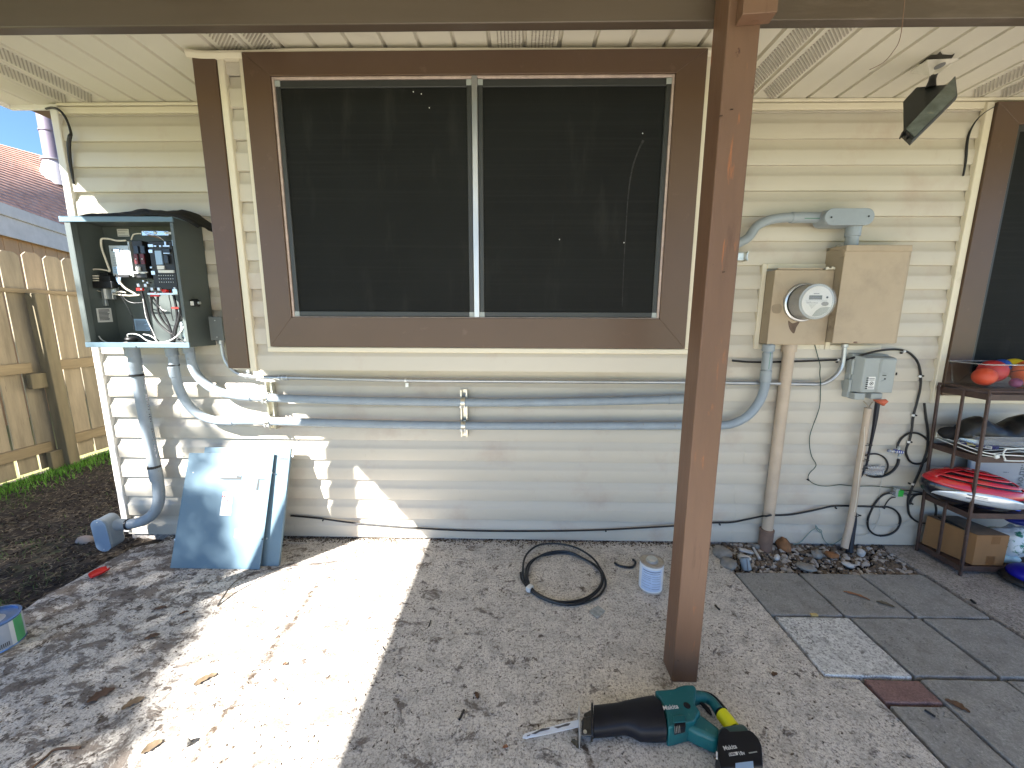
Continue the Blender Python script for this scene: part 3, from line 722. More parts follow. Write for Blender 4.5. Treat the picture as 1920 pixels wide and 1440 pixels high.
for _ in range(26000):
    u = random.uniform(-4.2, -.3); v = random.uniform(-1.2, 4.3)
    if random.random() > shade(u, v): continue
    t = random.uniform(5.6, 7.4); c = V((u, v, 0))+SUNV*t
    d = V((random.gauss(0, 1), random.gauss(0, 1), random.gauss(0, .6))).normalized(); q = d.cross(V((random.gauss(0, 1), random.gauss(0, 1), random.gauss(0, 1)))).normalized()
    l = random.uniform(.045, .08); mb.add([c-d*l, c+q*l*.5, c+d*l, c-q*l*.5], [(0, 1, 2, 3)])
mb.build('crown', leaf_m, tree, smooth=False)
mb = MB(); top = V((-7.9, -4.6, 5.2))
mb.tube([(-7.4, -4.7, -.1), (-7.5, -4.75, 1.6), (-7.55, -4.6, 3.4), top], [.22, .17, .14, .10], 12)
for k in range(11):
    u = random.uniform(-4.0, -1.9); v = random.uniform(-1.0, 3.2); e = V((u, v, 0))+SUNV*random.uniform(5.8, 7.2)
    s_ = V((-7.55, -4.6, 3.2)).lerp(top, random.random()); mb.tube([s_, s_.lerp(e, .5)+V((0, 0, .3)), e], [.06, .035, .012], 7)
mb.build('trunk', bark_m, tree)
# ------------------------------------------------------------------ open electrical enclosure on the left
EX0, EX1, EY, EB, EZ0, EZ1 = -2.317, -1.757, 2.040, 2.216, 1.213, 1.868
enc = thing('electrical_enclosure', (-2.04, 2.216, 1.213), 'open grey steel switch enclosure full of wiring on the wall at the left', 'electrical box')
mb = MB(); tk = .004
mb.box(EX0, EX1, EB-tk, EB, EZ0, EZ1); mb.box(EX0, EX0+tk, EY, EB-tk-.0005, EZ0, EZ1); mb.box(EX1-tk, EX1, EY, EB-tk-.0005, EZ0, EZ1)
mb.box(EX0+tk+.0005, EX1-tk-.0005, EY, EB-tk-.0005, EZ0, EZ0+tk); mb.box(EX0+tk+.0005, EX1-tk-.0005, EY, EB-tk-.0005, EZ1-tk, EZ1)
mb.build('cabinet', encl_m, enc)
mb = MB()
mb.box(EX0-.022, EX1+.004, EY-.012, EY-.002, EZ1-.022, EZ1+.006); mb.box(EX0-.012, EX1+.004, EY-.012, EB, EZ1+.0005, EZ1+.006)
mb.build('drip_lid', lid_m, enc, bevel=.002)
mb = MB(); mb.box(EX0-.002, EX1+.003, EY-.010, EY-.002, EZ0-.003, EZ0+.024); mb.build('bottom_flange', lid_m, enc, bevel=.0015)
mb = MB(); mb.box(EX0-.001, EX0+.026, EY-.008, EY-.001, EZ0+.025, EZ1-.024); mb.box(EX0+.026, EX0+.030, EY-.008, EY+.022, EZ0+.025, EZ1-.024)
mb.box(EX1-.016, EX1+.001, EY-.008, EY-.001, EZ0+.025, EZ1-.024); parts(mb, 'side_flange', encl_m, enc, bevel=.001)
MB().cyl(at(255, 650, EY-.0105), at(255, 650, EY-.013), .003, n=10).build('screw', print_m, enc)
def q4(pts, Y, th=.002):
    p = [at(x, y, Y) for x, y in pts]; return MB().prism(p, (0, th, 0))
def pbox(name, m, x0, y0, x1, y1, Yf, Yb, parent=enc, bevel=.0, add=None):
    """box whose front face at depth Yf covers photo rectangle, reaching back to Yb"""
    a = at(x0, y0, Yf); b = at(x1, y1, Yf); X0, X1 = min(a.x, b.x), max(a.x, b.x); Z0, Z1 = min(a.z, b.z), max(a.z, b.z)
    mb = MB() if add is None else add; mb.box(X0, X1, Yf, Yb, Z0, Z1)
    return mb if add is not None or name is None else mb.build(name, m, parent, bevel=bevel)
BK = EB-tk-.001
# labels on the back and the left wall, printed in fine rows
def lab(x0, y0, x1, y1, Y, m, rows, parent=enc, name='label', head=None):
    a = at(x0, y0, Y); b = at(x1, y1, Y); o = MB().box(a.x, b.x, Y-.0008, Y, b.z, a.z).build(name, m, parent)
    mb = MB(); h = (a.z-b.z); wd = b.x-a.x
    for k in range(rows):
        z = a.z-h*(.18+.7*k/max(1, rows-1)); l = random.uniform(.55, .84); mb.box(a.x+wd*.08, a.x+wd*(.08+l), Y-.0012, Y-.0009, z-h*.022, z+h*.022)
    mb.build('print', print_m if head is None else head, o, smooth=False); return o
lab(219, 429.5, 243, 443.5, BK, label_m, 3)
lab(251, 598, 283, 620, BK, labelb_m, 8)
pa, pb, pc, pd = [onX(x, y, EX0+tk+.002) for x, y in ((180, 578), (208, 577.5), (212, 603.5), (184, 604.5))]
lo = MB().prism([pa, pb, pc, pd], (-.0008, 0, 0)).build('label', label_m, enc)
mb = MB()
for k in range(9):
    t0 = .12+.8*k/9; l_ = pa.lerp(pd, t0); r_ = pb.lerp(pc, t0); s0 = l_.lerp(r_, .12); s1 = l_.lerp(r_, random.uniform(.7, .92)); h = V((0, 0, .0022)); e = V((.0006, 0, 0))
    mb.quad(s0-h+e, s1-h+e, s1+h+e, s0+h+e)
mb.build('print', print_m, lo, smooth=False)
# transfer switch assembly
steel_m = pm('bright_steel_panel', (.42, .45, .44), .35, metal=.3, var=.06, vs=8)
ctl = pbox('controller', steel_m, 203, 460, 249, 517, 2.135, BK, bevel=.002)
mb = MB(); a = at(238, 452, 2.136); b = at(251, 519, 2.136); mb.box(a.x, b.x, 2.137, BK, b.z, a.z); mb.build('bracket', steel_m, ctl)
a = at(212.5, 465.5, 2.1345); b = at(224.5, 472.5, 2.1345)
MB().box(a.x, b.x, 2.132, 2.1345, b.z, a.z).build('port', labelb_m, ctl, bevel=.001)
mb = MB()
for x, y in ((210, 469), (229.5, 469)): p = at(x, y, 2.134); mb.cyl(p, p+V((0, .002, 0)), .004, n=10)
for k in range(7):
    a = at(211+.15*k, 480+3.0*k, 2.134); mb.box(a.x, a.x+.088*random.uniform(.7, 1), 2.1340, 2.1344, a.z, a.z+.0014)
mb.build('print', print_m, ctl)
lab(211, 500, 241, 513, 2.1345, labelb_m, 4, ctl)
pbox('terminal_strip', black_m, 215, 515, 242, 520, 2.128, 2.14, bevel=.001)
fb = pbox('fuse_block', black_m, 246, 451, 276, 521, 2.10, BK, bevel=.002)
darkred_m = pm('dark_red_relay', (.10, .012, .014), .4, var=.3, vs=80)
mb = MB(); mb2 = MB(); mb3 = MB(); navy_m = pm('navy_relay', (.018, .026, .040), .35, var=.1)
for x0_, x1_ in ((250, 259.5), (262, 271.5)):
    pbox(None, None, x0_, 476, x1_, 495, 2.094, 2.101, add=mb); pbox(None, None, x0_, 461, x1_, 475, 2.093, 2.101, add=mb2)
    pbox(None, None, x0_+.5, 510, x1_, 513, 2.092, 2.101, add=mb3)
    pp = at(x0_+4.5, 485.5, 2.092); mb3.ell(pp, (.0035, .002, .0035), 8, 6)
pbox(None, None, 254, 500, 262, 507.5, 2.092, 2.101, add=mb3); pbox(None, None, 247, 509.5, 276, 511, 2.095, 2.101, add=mb3)
parts(mb, 'relay', darkred_m, fb); parts(mb2, 'relay', navy_m, fb); parts(mb3, 'marker', white_m, fb)
br = pbox('breaker', black_m, 277, 452, 334, 543, 2.10, BK, bevel=.003)
mb = MB(); pbox(None, None, 289.5, 470, 305, 496, 2.094, 2.101, add=mb); mb.build('label', labelb_m, br)
mb = MB(); pbox(None, None, 294, 498, 308, 505, 2.094, 2.101, add=mb); pbox(None, None, 296, 506.5, 326, 511.5, 2.092, 2.101, add=mb); mb.build('label', label_m, br)
mb = MB()
for x0_, y0_, x1_, y1_ in ((288, 460, 293, 462.5), (298, 460, 302, 463), (305, 460, 318, 462.5), (306, 474, 318, 475.5), (322, 450, 326, 461), (307.5, 453, 311.5, 460), (278, 468, 286, 474), (281, 500, 285, 503), (283, 508, 291, 515), (277, 458, 287, 463)): pbox(None, None, x0_, y0_, x1_, y1_, 2.093, 2.101, add=mb)
parts(mb, 'terminal', galv_m, br)
mb = MB()
for jy in range(3):
    for jx in range(7):
        p = at(298+jx*4.3+jy*.6, 516.5+jy*6.2, 2.0985); mb.ell(p, (.0028, .002, .0028), 6, 5)
parts(mb, 'vent_stud', galv_m, br)
mb = MB(); pbox(None, None, 306, 478, 316, 494, 2.088, 2.101, add=mb); pbox(None, None, 304, 466, 318, 473, 2.090, 2.101, add=mb); parts(mb, 'toggle', navy_m, br, bevel=.002)
plate_m = pm('bright_zinc_plate', (.62, .70, .74), .25, metal=.7, var=.06)
gb = pbox('ground_bar', plate_m, 265, 433, 316, 441.5, 2.13, 2.136, bevel=.001)
mb = MB(); 
for x in (291, 311): p = at(x, 436.5, 2.129); mb.lathe([(.007, 0), (.007, -.004), (.004, -.006)], p, (0, 1, 0), 12)
parts(mb, 'bolt', galv_m, gb)
mb = MB(); pbox(None, None, 314, 435, 325, 439, 2.10, 2.104, add=mb); mb.build('tab', white_m, gb)
bar = pbox('busbar', galv_m, 276, 549, 332, 553, 2.09, 2.096, bevel=.001)
mb = MB(); pbox(None, None, 255, 540, 268, 545, 2.092, 2.10, add=mb); pbox(None, None, 281, 548, 298, 556, 2.094, 2.10, add=mb)
parts(mb, 'red_insulator', red_m, enc)
p = at(306.5, 544, 2.10); MB().lathe([(.019, 0), (.019, .02), (.014, .028)], p+V((0, .03, 0)), (0, -1, 0), 18).build('red_cap', red_m, enc)
mb = MB()
for x, y, s_ in ((259, 535, 6), (272, 535, 6), (284.5, 542, 6), (297, 542, 6), (291, 549, 4), (264, 542, 4), (327, 541, 5), (326, 548, 5), (276, 530, 4), (268, 527, 4)):
    pbox(None, None, x-s_/2, y-s_/2, x+s_/2, y+s_/2, 2.085+random.uniform(0, .006), 2.11, add=mb)
parts(mb, 'lug', alu_m, enc, bevel=.0015)
# terminal block on the left wall
tb = MB(); 
def xbox(mb, x0, y0, x1, y1, Y, dep=.03):
    a = at(x0, y0, Y); b = at(x1, y1, Y); mb.box(a.x, b.x, Y, Y+dep, b.z, a.z); return mb
xbox(tb, 184, 517, 207, 528, 2.12); xbox(tb, 172, 527, 211, 540, 2.11); xbox(tb, 186, 511, 202, 516, 2.13); tbo = tb.build('neutral_block', black_m, enc, bevel=.002)
mb = MB(); xbox(mb, 188, 541, 212, 561, 2.14, .02); xbox(mb, 189, 561, 199, 573, 2.15, .015); xbox(mb, 208, 538, 218, 548, 2.15, .02); parts(mb, 'clamp_bracket', galv_m, tbo, bevel=.0015)
mb = MB(); xbox(mb, 193, 541.5, 200, 560, 2.134, .004); mb.build('label', label_m, tbo)
mb = MB()
for k in range(5): xbox(mb, 173+.4*k, 516+k*4.6, 184, 518.4+k*4.6, 2.112, .006)
parts(mb, 'white_terminal', wirew_m, tbo)
def wire(pts, Y, r, name, m, parent=enc, n=8):
    P = [at(q[0], q[1], (q[2] if len(q) > 2 else Y)) for q in pts]; return MB().tube(P, r, n).build(name, m, parent)
for pts, r in (([(236, 451), (218, 451), (206, 448), (192, 447.5), (189.5, 452), (191, 466), (198, 486), (206, 508)], .0045),
               ([(206, 509), (196, 506), (181, 504.5), (173.5, 507), (172, 520), (171, 536)], .004), ([(172, 538), (180, 544), (190, 547)], .0016),
               ([(224, 520), (226, 530), (236, 541), (252, 550), (257, 554)], .005), ([(212, 551), (226, 553), (243, 554.5), (262, 553)], .004),
               ([(217, 548), (228, 547), (236, 549)], .003), ([(246, 450), (250, 440), (258, 438), (265, 438)], .003)):
    wire(pts, 2.13, r, 'white_wire', wirew_m)
for k in range(5): wire([(217+2.4*k, 520), (220+1.3*k, 527), (223.5+.3*k, 533)], 2.128, .0013, 'control_wire', labelb_m)
wire([(272, 438), (283, 442), (295, 445), (307, 450)], 2.12, .0018, 'brown_wire', rockb_m); wire([(266, 434), (280, 438), (296, 443), (308, 452)], 2.118, .0014, 'white_wire', white_m)
for pts, r in (([(265, 545), (271, 565), (276, 585), (281, 606), (288, 630), (297, 640)], .0055), ([(284, 556), (284, 572), (287, 588), (296, 604), (308, 616), (321, 626)], .0055),
               ([(296, 556), (295.5, 572), (298, 588), (306, 603), (316, 615), (322, 625)], .0055), ([(280, 545), (291, 564), (303, 582), (314, 602), (321, 622), (322, 642)], .005),
               ([(323, 540), (327, 560), (331, 580), (332, 600), (327, 618), (322, 642)], .0062), ([(335, 538), (337, 560), (338, 580), (335, 600), (330, 618), (326, 644)], .0065),
               ([(338, 552), (341, 568), (339, 585), (342, 600)], .003), ([(318, 541), (317, 556), (320, 570), (322, 590), (325, 602)], .002),
               ([(223, 546), (236, 562), (250, 568), (268, 567)], .0022), ([(222, 548), (240, 577), (249, 600), (251, 618)], .0018), ([(322, 625), (334, 635), (346, 643)], .0055)):
    wire(pts, 2.10, r, 'black_cable', black_m)
for pts, r in (([(185, 630), (192, 638), (205, 643), (222, 643.5), (239, 642)], .0030), ([(240, 632), (240, 627), (250, 626), (262, 629), (275, 638), (290, 642), (306, 642), (322, 637), (336, 626), (345, 612)], .0034),
               ([(269, 627), (280, 629), (290, 635), (296, 642)], .003), ([(268, 560), (273, 590), (278, 604), (287, 622), (293, 637)], .002), ([(300, 575), (305, 581), (312, 583)], .002)):
    wire(pts, 2.085, r, 'white_wire', white_m)
mb = MB(); p = at(247, 636, 2.12); mb.ell(p, (.033, .03, .016), 12, 8); mb.build('duct_seal', black_m, enc)
mb = MB(); xbox(mb, 322, 541, 333, 552, 2.085, .02); xbox(mb, 333, 582, 346, 604, 2.11, .04); xbox(mb, 336, 604, 349, 640, 2.12, .03); parts(mb, 'coil_and_lit_wall', plate_m, enc, bevel=.003)  # lower two plates added; pale colour stands in for the sunlit inner wall
mb = MB(); xbox(mb, 322, 576, 334, 579, 2.088, .004); mb.build('red_tie', red_m, enc)
# push button on the right side
p = V((EX1+.001, 2.09, 1.447)); k_ = MB().lathe([(.020, 0), (.020, .028), (.015, .032)], p, (1, 0, 0), 20).build('indicator', black_m, enc)
MB().box(p.x+.004, p.x+.022, p.y-.0215, p.y-.0195, p.z-.014, p.z+.008).build('label', label_m, k_)
MB().lathe([(.009, .032), (.008, .040)], p, (1, 0, 0), 12).build('pin', galv_m, k_)
# black cloth on top
mb = MB(); n1, n2 = 26, 10; top = []
for j in range(n2+1):
    for i in range(n1+1):
        s_ = i/n1; t_ = j/n2; x = -2.235+s_*(.60); y = 2.03+t_*.18+.012*math.sin(s_*7)
        edge = min(s_, 1-s_)*2; z = EZ1+.016+.062*(edge**.45)*(t_**.6)+.006*mn.noise(V((x*30, y*30, 0)))+(.010*math.sin(s_*16+t_*3) if t_ > .3 else 0)
        if j == 0: z = EZ1+.008+.004*math.sin(s_*23)
        if s_ > .82: z -= .05*(s_-.82)/.18*(1 if x > EX1 else .4)
        top.append(V((x, y, z)))
mb.v = top; mb.f = [(j*(n1+1)+i, j*(n1+1)+i+1, (j+1)*(n1+1)+i+1, (j+1)*(n1+1)+i) for j in range(n2) for i in range(n1)]
o = mb.build('black_cloth', blackf_m, ang=70); sd = o.modifiers.new('solid', 'SOLIDIFY'); sd.thickness = .006
tag(o, 'black cloth draped over the top of the open grey enclosure', 'cloth')

# enclosure covers leaning on the wall
n_f = V((0, -1, 0))
def lid(name, xl, xr, yb_, yt, zt, th, label, zb=.002):
    t = thing(name, ((xl+xr)/2, yb_, 0), label, 'metal cover')
    up = V((0, yt-yb_, zt-zb)); nrm = V((0, -up.z, up.y)).normalized()
    b = V((0, yb_, zb))
    mb = MB(); X = lambda x: V((x, 0, 0))
    mb.hexa(b+X(xl), b+X(xr), b+X(xr)-nrm*th, b+X(xl)-nrm*th, b+X(xl)+up, b+X(xr)+up, b+X(xr)+up-nrm*th, b+X(xl)+up-nrm*th)
    mb.build('sheet', lid_m, t, bevel=.0012)
    return t, b, nrm
L1, lb, ln = lid('enclosure_cover', -1.922, -1.420, 1.905, 2.125, .590, .004, 'front blue grey metal cover with danger label leaning on the wall')
def onl(x, y, lift=.0012): return onP(x, y, lb+ln*lift, ln)
def lpoly(pts, lift, th, name, m, parent=L1):
    return MB().prism([onl(x, y, lift) for x, y in pts], -ln*th).build(name, m, parent, smooth=False)
lpoly([(409, 896), (444, 895.8), (443.5, 891.5), (451.5, 893.5), (453.5, 891), (452, 899.5), (419, 899.5)], .0012, .0008, 'handle_slot', sframe_m)
lpoly([(484, 897.7), (496, 897.7), (495.6, 899.2), (486.5, 899.4), (484, 919), (479.8, 919)], .0012, .0008, 'latch_slot', sframe_m)
dl = lpoly([(418.5, 921.8), (437, 921.2), (432.5, 966.5), (411.5, 966.5)], .0014, .0008, 'danger_label', label_m)
lpoly([(417.3, 928.8), (435.8, 928.4), (435.5, 932.7), (416.8, 933)], .0020, .0005, 'red_band', red_m, dl)
o_ = onl(421.2, 932.2, .0026); xd = (onl(435, 932.0, .0026)-o_); yd = onl(421.7, 926, .0026)-o_
text('DANGER', .0105, o_, xd, yd, 'lettering', label_m, dl, .0002, align='LEFT')
lpoly([(418.2, 932), (420.2, 932), (419.3, 929.5)], .0026, .0003, 'warning_triangle', label_m, dl)
# struck figure pictogram
lpoly([(428, 935), (429.6, 936), (427, 940), (429, 941), (425.5, 944), (425, 943), (426.6, 941), (424.2, 940.6)], .0021, .0003, 'pictogram', print_m, dl)
lpoly([(424, 936), (426.5, 937.5), (425.4, 938.2), (423, 937)], .0021, .0003, 'bolt_mark', red_m, dl)
lpoly([(441, 991.5), (469, 991.5), (466.5, 1008), (439, 1008)], .0014, .0008, 'blank_label', label_m)
for x, y in ((510.5, 886.5), (492, 1011)): lpoly([(x-1.3, y-1.3), (x+1.3, y-1.3), (x+1.2, y+1.3), (x-1.4, y+1.3)], .0012, .0008, 'screw_hole', black_m)
for x, y in ((362, 886), (327, 1012)): lpoly([(x-1, y-1), (x+1.5, y-1), (x+1.2, y+1), (x-1.4, y+1)], .0012, .0008, 'screw_hole', galv_m)
L2, lb2, ln2 = lid('enclosure_cover', -1.846, -1.334, 1.937, 2.150, .617, .016, 'rear blue grey metal cover with dark lettering leaning behind another')
def onl2(x, y, lift=.0012): return onP(x, y, lb2+ln2*lift, ln2)
o_ = onl2(520.6, 862, .0015); xd = onl2(537, 862, .0015)-o_; yd = onl2(521.6, 855, .0015)-o_
text('ration', .0235, o_, xd, yd, 'lettering', print_m, L2, .0003, bold=.0004)
o_ = onl2(519.8, 857.2, .0015); text('r', .022, o_, xd, yd, 'lettering', print_m, L2, .0003)
for x, y in ((514, 888), (500, 1009.5), (549, 856)):
    p = onl2(x, y, 0); MB().lathe([(.005, 0), (.005, .003), (.002, .004)], p, ln2, 10).build('screw', galv_m, L2)

# ------------------------------------------------------------------ conduits on the wall
def run(t, pts, r, m=pvc_m, name='conduit_pipe', n=18, sub=8):
    return MB().tube([at(*p) for p in pts], r, n, sub).build(name, m, t, ang=40)
def sleeve(t, p, q, r, m=pvc_m, name='coupling'):
    p, q = at(*p), at(*q); d = (q-p).normalized()
    return MB().rings([[c+ (d.orthogonal().normalized()*math.cos(a)+d.cross(d.orthogonal().normalized())*math.sin(a))*rr for a in [2*math.pi*k/20 for k in range(20)]] for c, rr in ((p, r-.003), (p+d*.003, r), (q-d*.003, r), (q, r-.003))]).build(name, m, t)
Yc = 2.155
def cX(px, Y0=2.1): return
# left drop conduit
t = thing('conduit', at(250, 657, 2.12), 'light grey pipe dropping from the enclosure to the ground at the left corner', 'conduit')
run(t, [(249, 648, 2.13), (255, 690, 2.14), (264, 740, 2.15), (277, 810, 2.16), (289, 868, 2.165), (296, 905, 2.16), (298, 935, 2.15), (291, 958, 2.14), (275, 973, 2.13), (255, 980.5, 2.12), (238, 983.5, 2.11)], .0295, pvcd_m)
sleeve(t, (289.5, 876, 2.163), (294, 901, 2.160), .0325, pvcd_m); sleeve(t, (246, 648, 2.13), (249.5, 668, 2.135), .034, pvc_m, 'box_adapter')
for (x, y) in ((256.5, 702), (288.5, 874.5), (234.5, 984.0)):
    pass
tie = MB()
for a_, b_ in (((256, 701, 2.14), (256.6, 705, 2.14)), ((288.6, 872.6, 2.163), (289.4, 877, 2.163)), ((242, 983.0, 2.112), (238.8, 983.6, 2.11))):
    p, q = at(*a_), at(*b_); tie.cyl(p, q, .0335, n=20)
parts(tie, 'band', black_m, t)
# printed line down the pipe
mb = MB()
P = catmull([at(x, y, Y-.0290) for x, y, Y in ((266, 672, 2.14), (272, 720, 2.15), (283, 790, 2.16), (295, 862, 2.165))], 16)
for i in range(0, len(P)-1):
    if random.random() < .75:
        d = (P[i+1]-P[i]); c = P[i]; mb.obb(c+V((0, -.0012, 0)), d*.22, (.0042, 0, 0), (0, .0006, 0))
mb.build('print', print_m, t)
MB().tube([at(234, 655, 2.10), at(242, 672, 2.12), at(252, 700, 2.125), at(266, 752, 2.17), at(280, 790, 2.19), at(292, 830, 2.195), at(303, 880, 2.19), at(304.5, 925, 2.18), at(297, 958, 2.165), at(278, 981, 2.14), at(255, 988, 2.12), at(240, 988.5, 2.11)], .0035, 8).build('ground_wire', black_m, t)
# conduit body at the foot
t = thing('access_fitting', (-2.43, 2.03, 0), 'blue grey oval access fitting at the foot of the left conduit', 'conduit fitting')
def stadium(c, u, v, hw, hh, n=10):
    c, u, v = V(c), V(u).normalized(), V(v).normalized(); pts = []
    for k in range(n+1): a = math.pi*k/n; pts.append(c+u*hw*math.cos(a)+v*(hh-hw+hw*math.sin(a)))
    for k in range(n+1): a = math.pi+math.pi*k/n; pts.append(c+u*hw*math.cos(a)+v*(-(hh-hw)+hw*math.sin(a)))
    return pts
cc = at(190.5, 1004, 2.02); uu = V((1, 0.10, 0)).normalized(); vv = V((-.07, .0, 1)).normalized(); nn_ = uu.cross(vv).normalized()
if nn_.y > 0: nn_ = -nn_
MB().prism(stadium(cc-nn_*.004, uu, vv, .040, .098), -nn_*.085).build('body', pvcd_m, t, bevel=.006)
MB().prism(stadium(cc, uu, vv, .041, .100), nn_*.006).build('cover_plate', pm('blue_grey_pvc', (.20, .27, .36), .35, var=.05), t, bevel=.002)
mb = MB()
for s_ in (-1, 1): p = cc+vv*.085*s_; mb.lathe([(.004, 0), (.004, .0075), (.002, .009)], p, nn_, 10)
parts(mb, 'screw', galv_m, t)
p = at(236, 984, 2.11); MB().tube([cc-nn_*.045+vv*.045, p], [.036, .034], 20, smooth=False).build('hub', pvcd_m, t)

# two long conduits
S1 = 'thick grey conduit '
t = thing('conduit', at(900, 755, Yc), S1+'running level along the wall, the upper one of the pair', 'conduit', 'long grey conduits from the enclosure to the meter')
run(t, [(354, 648, 2.14), (357, 668, 2.14), (362, 688, 2.145), (373, 707, 2.15), (392, 724, Yc), (415, 735.5, Yc), (440, 741, Yc), (465, 743.2, Yc), (500, 745.5, Yc), (600, 749.5, Yc), (735, 752.5, Yc), (870, 754.5, Yc), (1000, 754.5, Yc), (1150, 752, Yc), (1288, 748, Yc)], .0238, pvcd_m)
Xv = at(1352, 600, Yc).x
MB().tube([at(1288, 748, Yc), V((at(1320, 745, Yc).x, Yc, at(1320, 745, Yc).z)), V((Xv-.03, Yc, 1.03)), V((Xv, Yc, 1.12)), V((Xv, Yc, 1.3)), V((Xv, Yc, 1.5)), V((Xv+.01, Yc, 1.72)), at(1402, 446, Yc), at(1418, 425, Yc), at(1440, 413.5, Yc), at(1468, 408.5, Yc), at(1490, 408, Yc), at(1550, 408, Yc)], .0238, 18, 8).build('conduit_pipe', pvc_m, t)
sleeve(t, (350, 642, 2.14), (355, 662, 2.14), .0285); sleeve(t, (447, 742, Yc), (473, 743.8, Yc), .0272, pvcd_m); sleeve(t, (1252, 749.3, Yc), (1290, 748, Yc), .0265)
sleeve(t, (1482, 408, Yc), (1543, 408, Yc), .0275)
mb = MB(); a, b = at(1509, 409.5, Yc-.0278), at(1541, 409.5, Yc-.0278); mb.box(a.x, b.x, a.y-.0006, a.y+.001, a.z-.0012, a.z+.0012); mb.build('green_stripe', pm('green_mark', (.02, .16, .10), .5), t)
t = thing('conduit', at(900, 797, Yc), S1+'running level along the wall, the lower one of the pair', 'conduit', 'long grey conduits from the enclosure to the meter')
run(t, [(323, 650, 2.13), (326, 680, 2.135), (330, 705, 2.14), (337, 730, 2.145), (350, 755, 2.15), (370, 775, Yc), (395, 786, Yc), (420, 789.5, Yc), (455, 789, Yc), (500, 789.5, Yc), (620, 793, Yc), (735, 796, Yc), (870, 798, Yc), (1000, 798.5, Yc), (1150, 798.5, Yc), (1290, 798, Yc), (1352, 797.5, Yc), (1380, 792, Yc), (1405, 777, Yc), (1424, 752, Yc), (1433, 728, Yc), (1436, 705, Yc), (1440, 660, Yc), (1441, 645, Yc)], .0238, pvcd_m)
sleeve(t, (319, 647, 2.13), (324, 668, 2.13), .030); sleeve(t, (325, 687, 2.136), (329.5, 707, 2.14), .0268, pvcd_m); sleeve(t, (405, 788.5, Yc), (440, 789.5, Yc), .0268, pvcd_m)
sleeve(t, (1441.5, 646, Yc), (1440, 659, Yc), .031); sleeve(t, (1439.5, 661, Yc), (1436.5, 693, Yc), .0262); sleeve(t, (1436.5, 694, Yc), (1434.5, 716, Yc), .0285)
mb = MB(); p, q = at(1445, 661, Yc-.025), at(1441, 692, Yc-.025); mb.obb((p+q)/2, (q-p)/2, (.0013, 0, 0), (0, .001, 0)); mb.build('green_stripe', MATS['green_mark'], t)
mb = MB(); mb.tube([at(322, 684, 2.10), at(327, 684, 2.10)], .001, 6)
p, q = at(325.5, 683, 2.137), at(326, 686, 2.137); mb.cyl(p, q, .0275, n=20); mb.build('band', black_m, t)

# conduit bodies top right
t = thing('access_fitting', at(1592, 406, 2.12), 'grey oval t fitting joining the top conduit to the tan box', 'conduit fitting')
cc = at(1592, 406.5, 2.095)
MB().prism(stadium(cc+V((0, .003, 0)), (0, 0, 1), (1, 0, 0), .0395, .122), (0, .085, 0)).build('body', pvc_m, t, bevel=.006)
MB().prism(stadium(cc, (0, 0, 1), (1, 0, 0), .0405, .1235), (0, -.005, 0)).build('cover_plate', pvc_m, t, bevel=.002)
mb = MB()
for x, y in ((1559, 407.3), (1629, 405.5)): p = at(x, y, 2.089); mb.lathe([(.0045, 0), (.004, .002)], p, (0, -1, 0), 10)
parts(mb, 'screw', black_m, t)
MB().cyl(at(1543, 408, Yc), at(1560, 408, Yc), .033, .038).build('hub', pvc_m, t)
x_ = at(1597, 430, Yc).x; z0_ = at(1597, 421, Yc).z
MB().lathe([(.036, .03), (.036, -.01), (.034, -.03), (.034, -.062), (.029, -.064), (.029, -.16)], (x_, Yc-.01, z0_), n=28).build('hub', pvc_m, t)

# small junction box and thin steel conduit
t = thing('junction_box', at(413, 616, 2.20), 'small grey junction box beside the brown corner board', 'junction box')
a, b = at(391, 594.5, 2.14), at(418, 637.5, 2.14); xr = at(430, 600, 2.20).x
MB().box(a.x, b.x+.004, 2.143, 2.21, b.z, a.z).build('box', tele_m if False else pm('dark_grey_box', (.12, .13, .125), .45, var=.06), t, bevel=.002)
MB().box(a.x-.002, b.x+.006, 2.1395, 2.1425, b.z-.002, a.z+.002).build('cover', MATS['dark_grey_box'], t, bevel=.001)
mb = MB()
for x, y in ((403, 601), (407, 632)): mb.lathe([(.003, 0), (.0025, .002)], at(x, y, 2.139), (0, -1, 0), 8)
parts(mb, 'screw', white_m, t)
t = thing('thin_conduit', at(900, 713, 2.19), 'thin steel conduit running level just below the window bay', 'conduit')
Yt = 2.185; emt_m = pm('thin_steel_conduit', (.40, .42, .44), .33, metal=.75, var=.1, vs=20)
run(t, [(414, 637, Yt), (416, 652, Yt), (420, 670, Yt), (429, 686, Yt), (443, 698, Yt), (462, 705, Yt), (500, 707.5, Yt), (600, 709.5, Yt), (760, 713, Yt), (900, 714.5, Yt), (1150, 716, Yt), (1400, 718, Yt), (1500, 720, Yt), (1535, 720, Yt), (1552, 715, Yt), (1568, 703, Yt), (1578, 688, Yt), (1582, 668, Yt), (1584, 644, Yt)], .0113, emt_m, n=12)
sleeve(t, (413.8, 637, Yt), (414.8, 646, Yt), .0165, emt_m, 'connector'); sleeve(t, (525, 708, Yt), (541, 708.5, Yt), .0150, emt_m); sleeve(t, (1584, 644, Yt), (1583.6, 651, Yt), .0165, emt_m, 'connector')
for x in (524.5, 531, 539.5):
    p = at(x, 708.2, Yt); MB().cyl(p-V((.003, 0, 0)), p+V((.003, 0, 0)), .0165, n=12).build('lock_ring', galv_m, t)
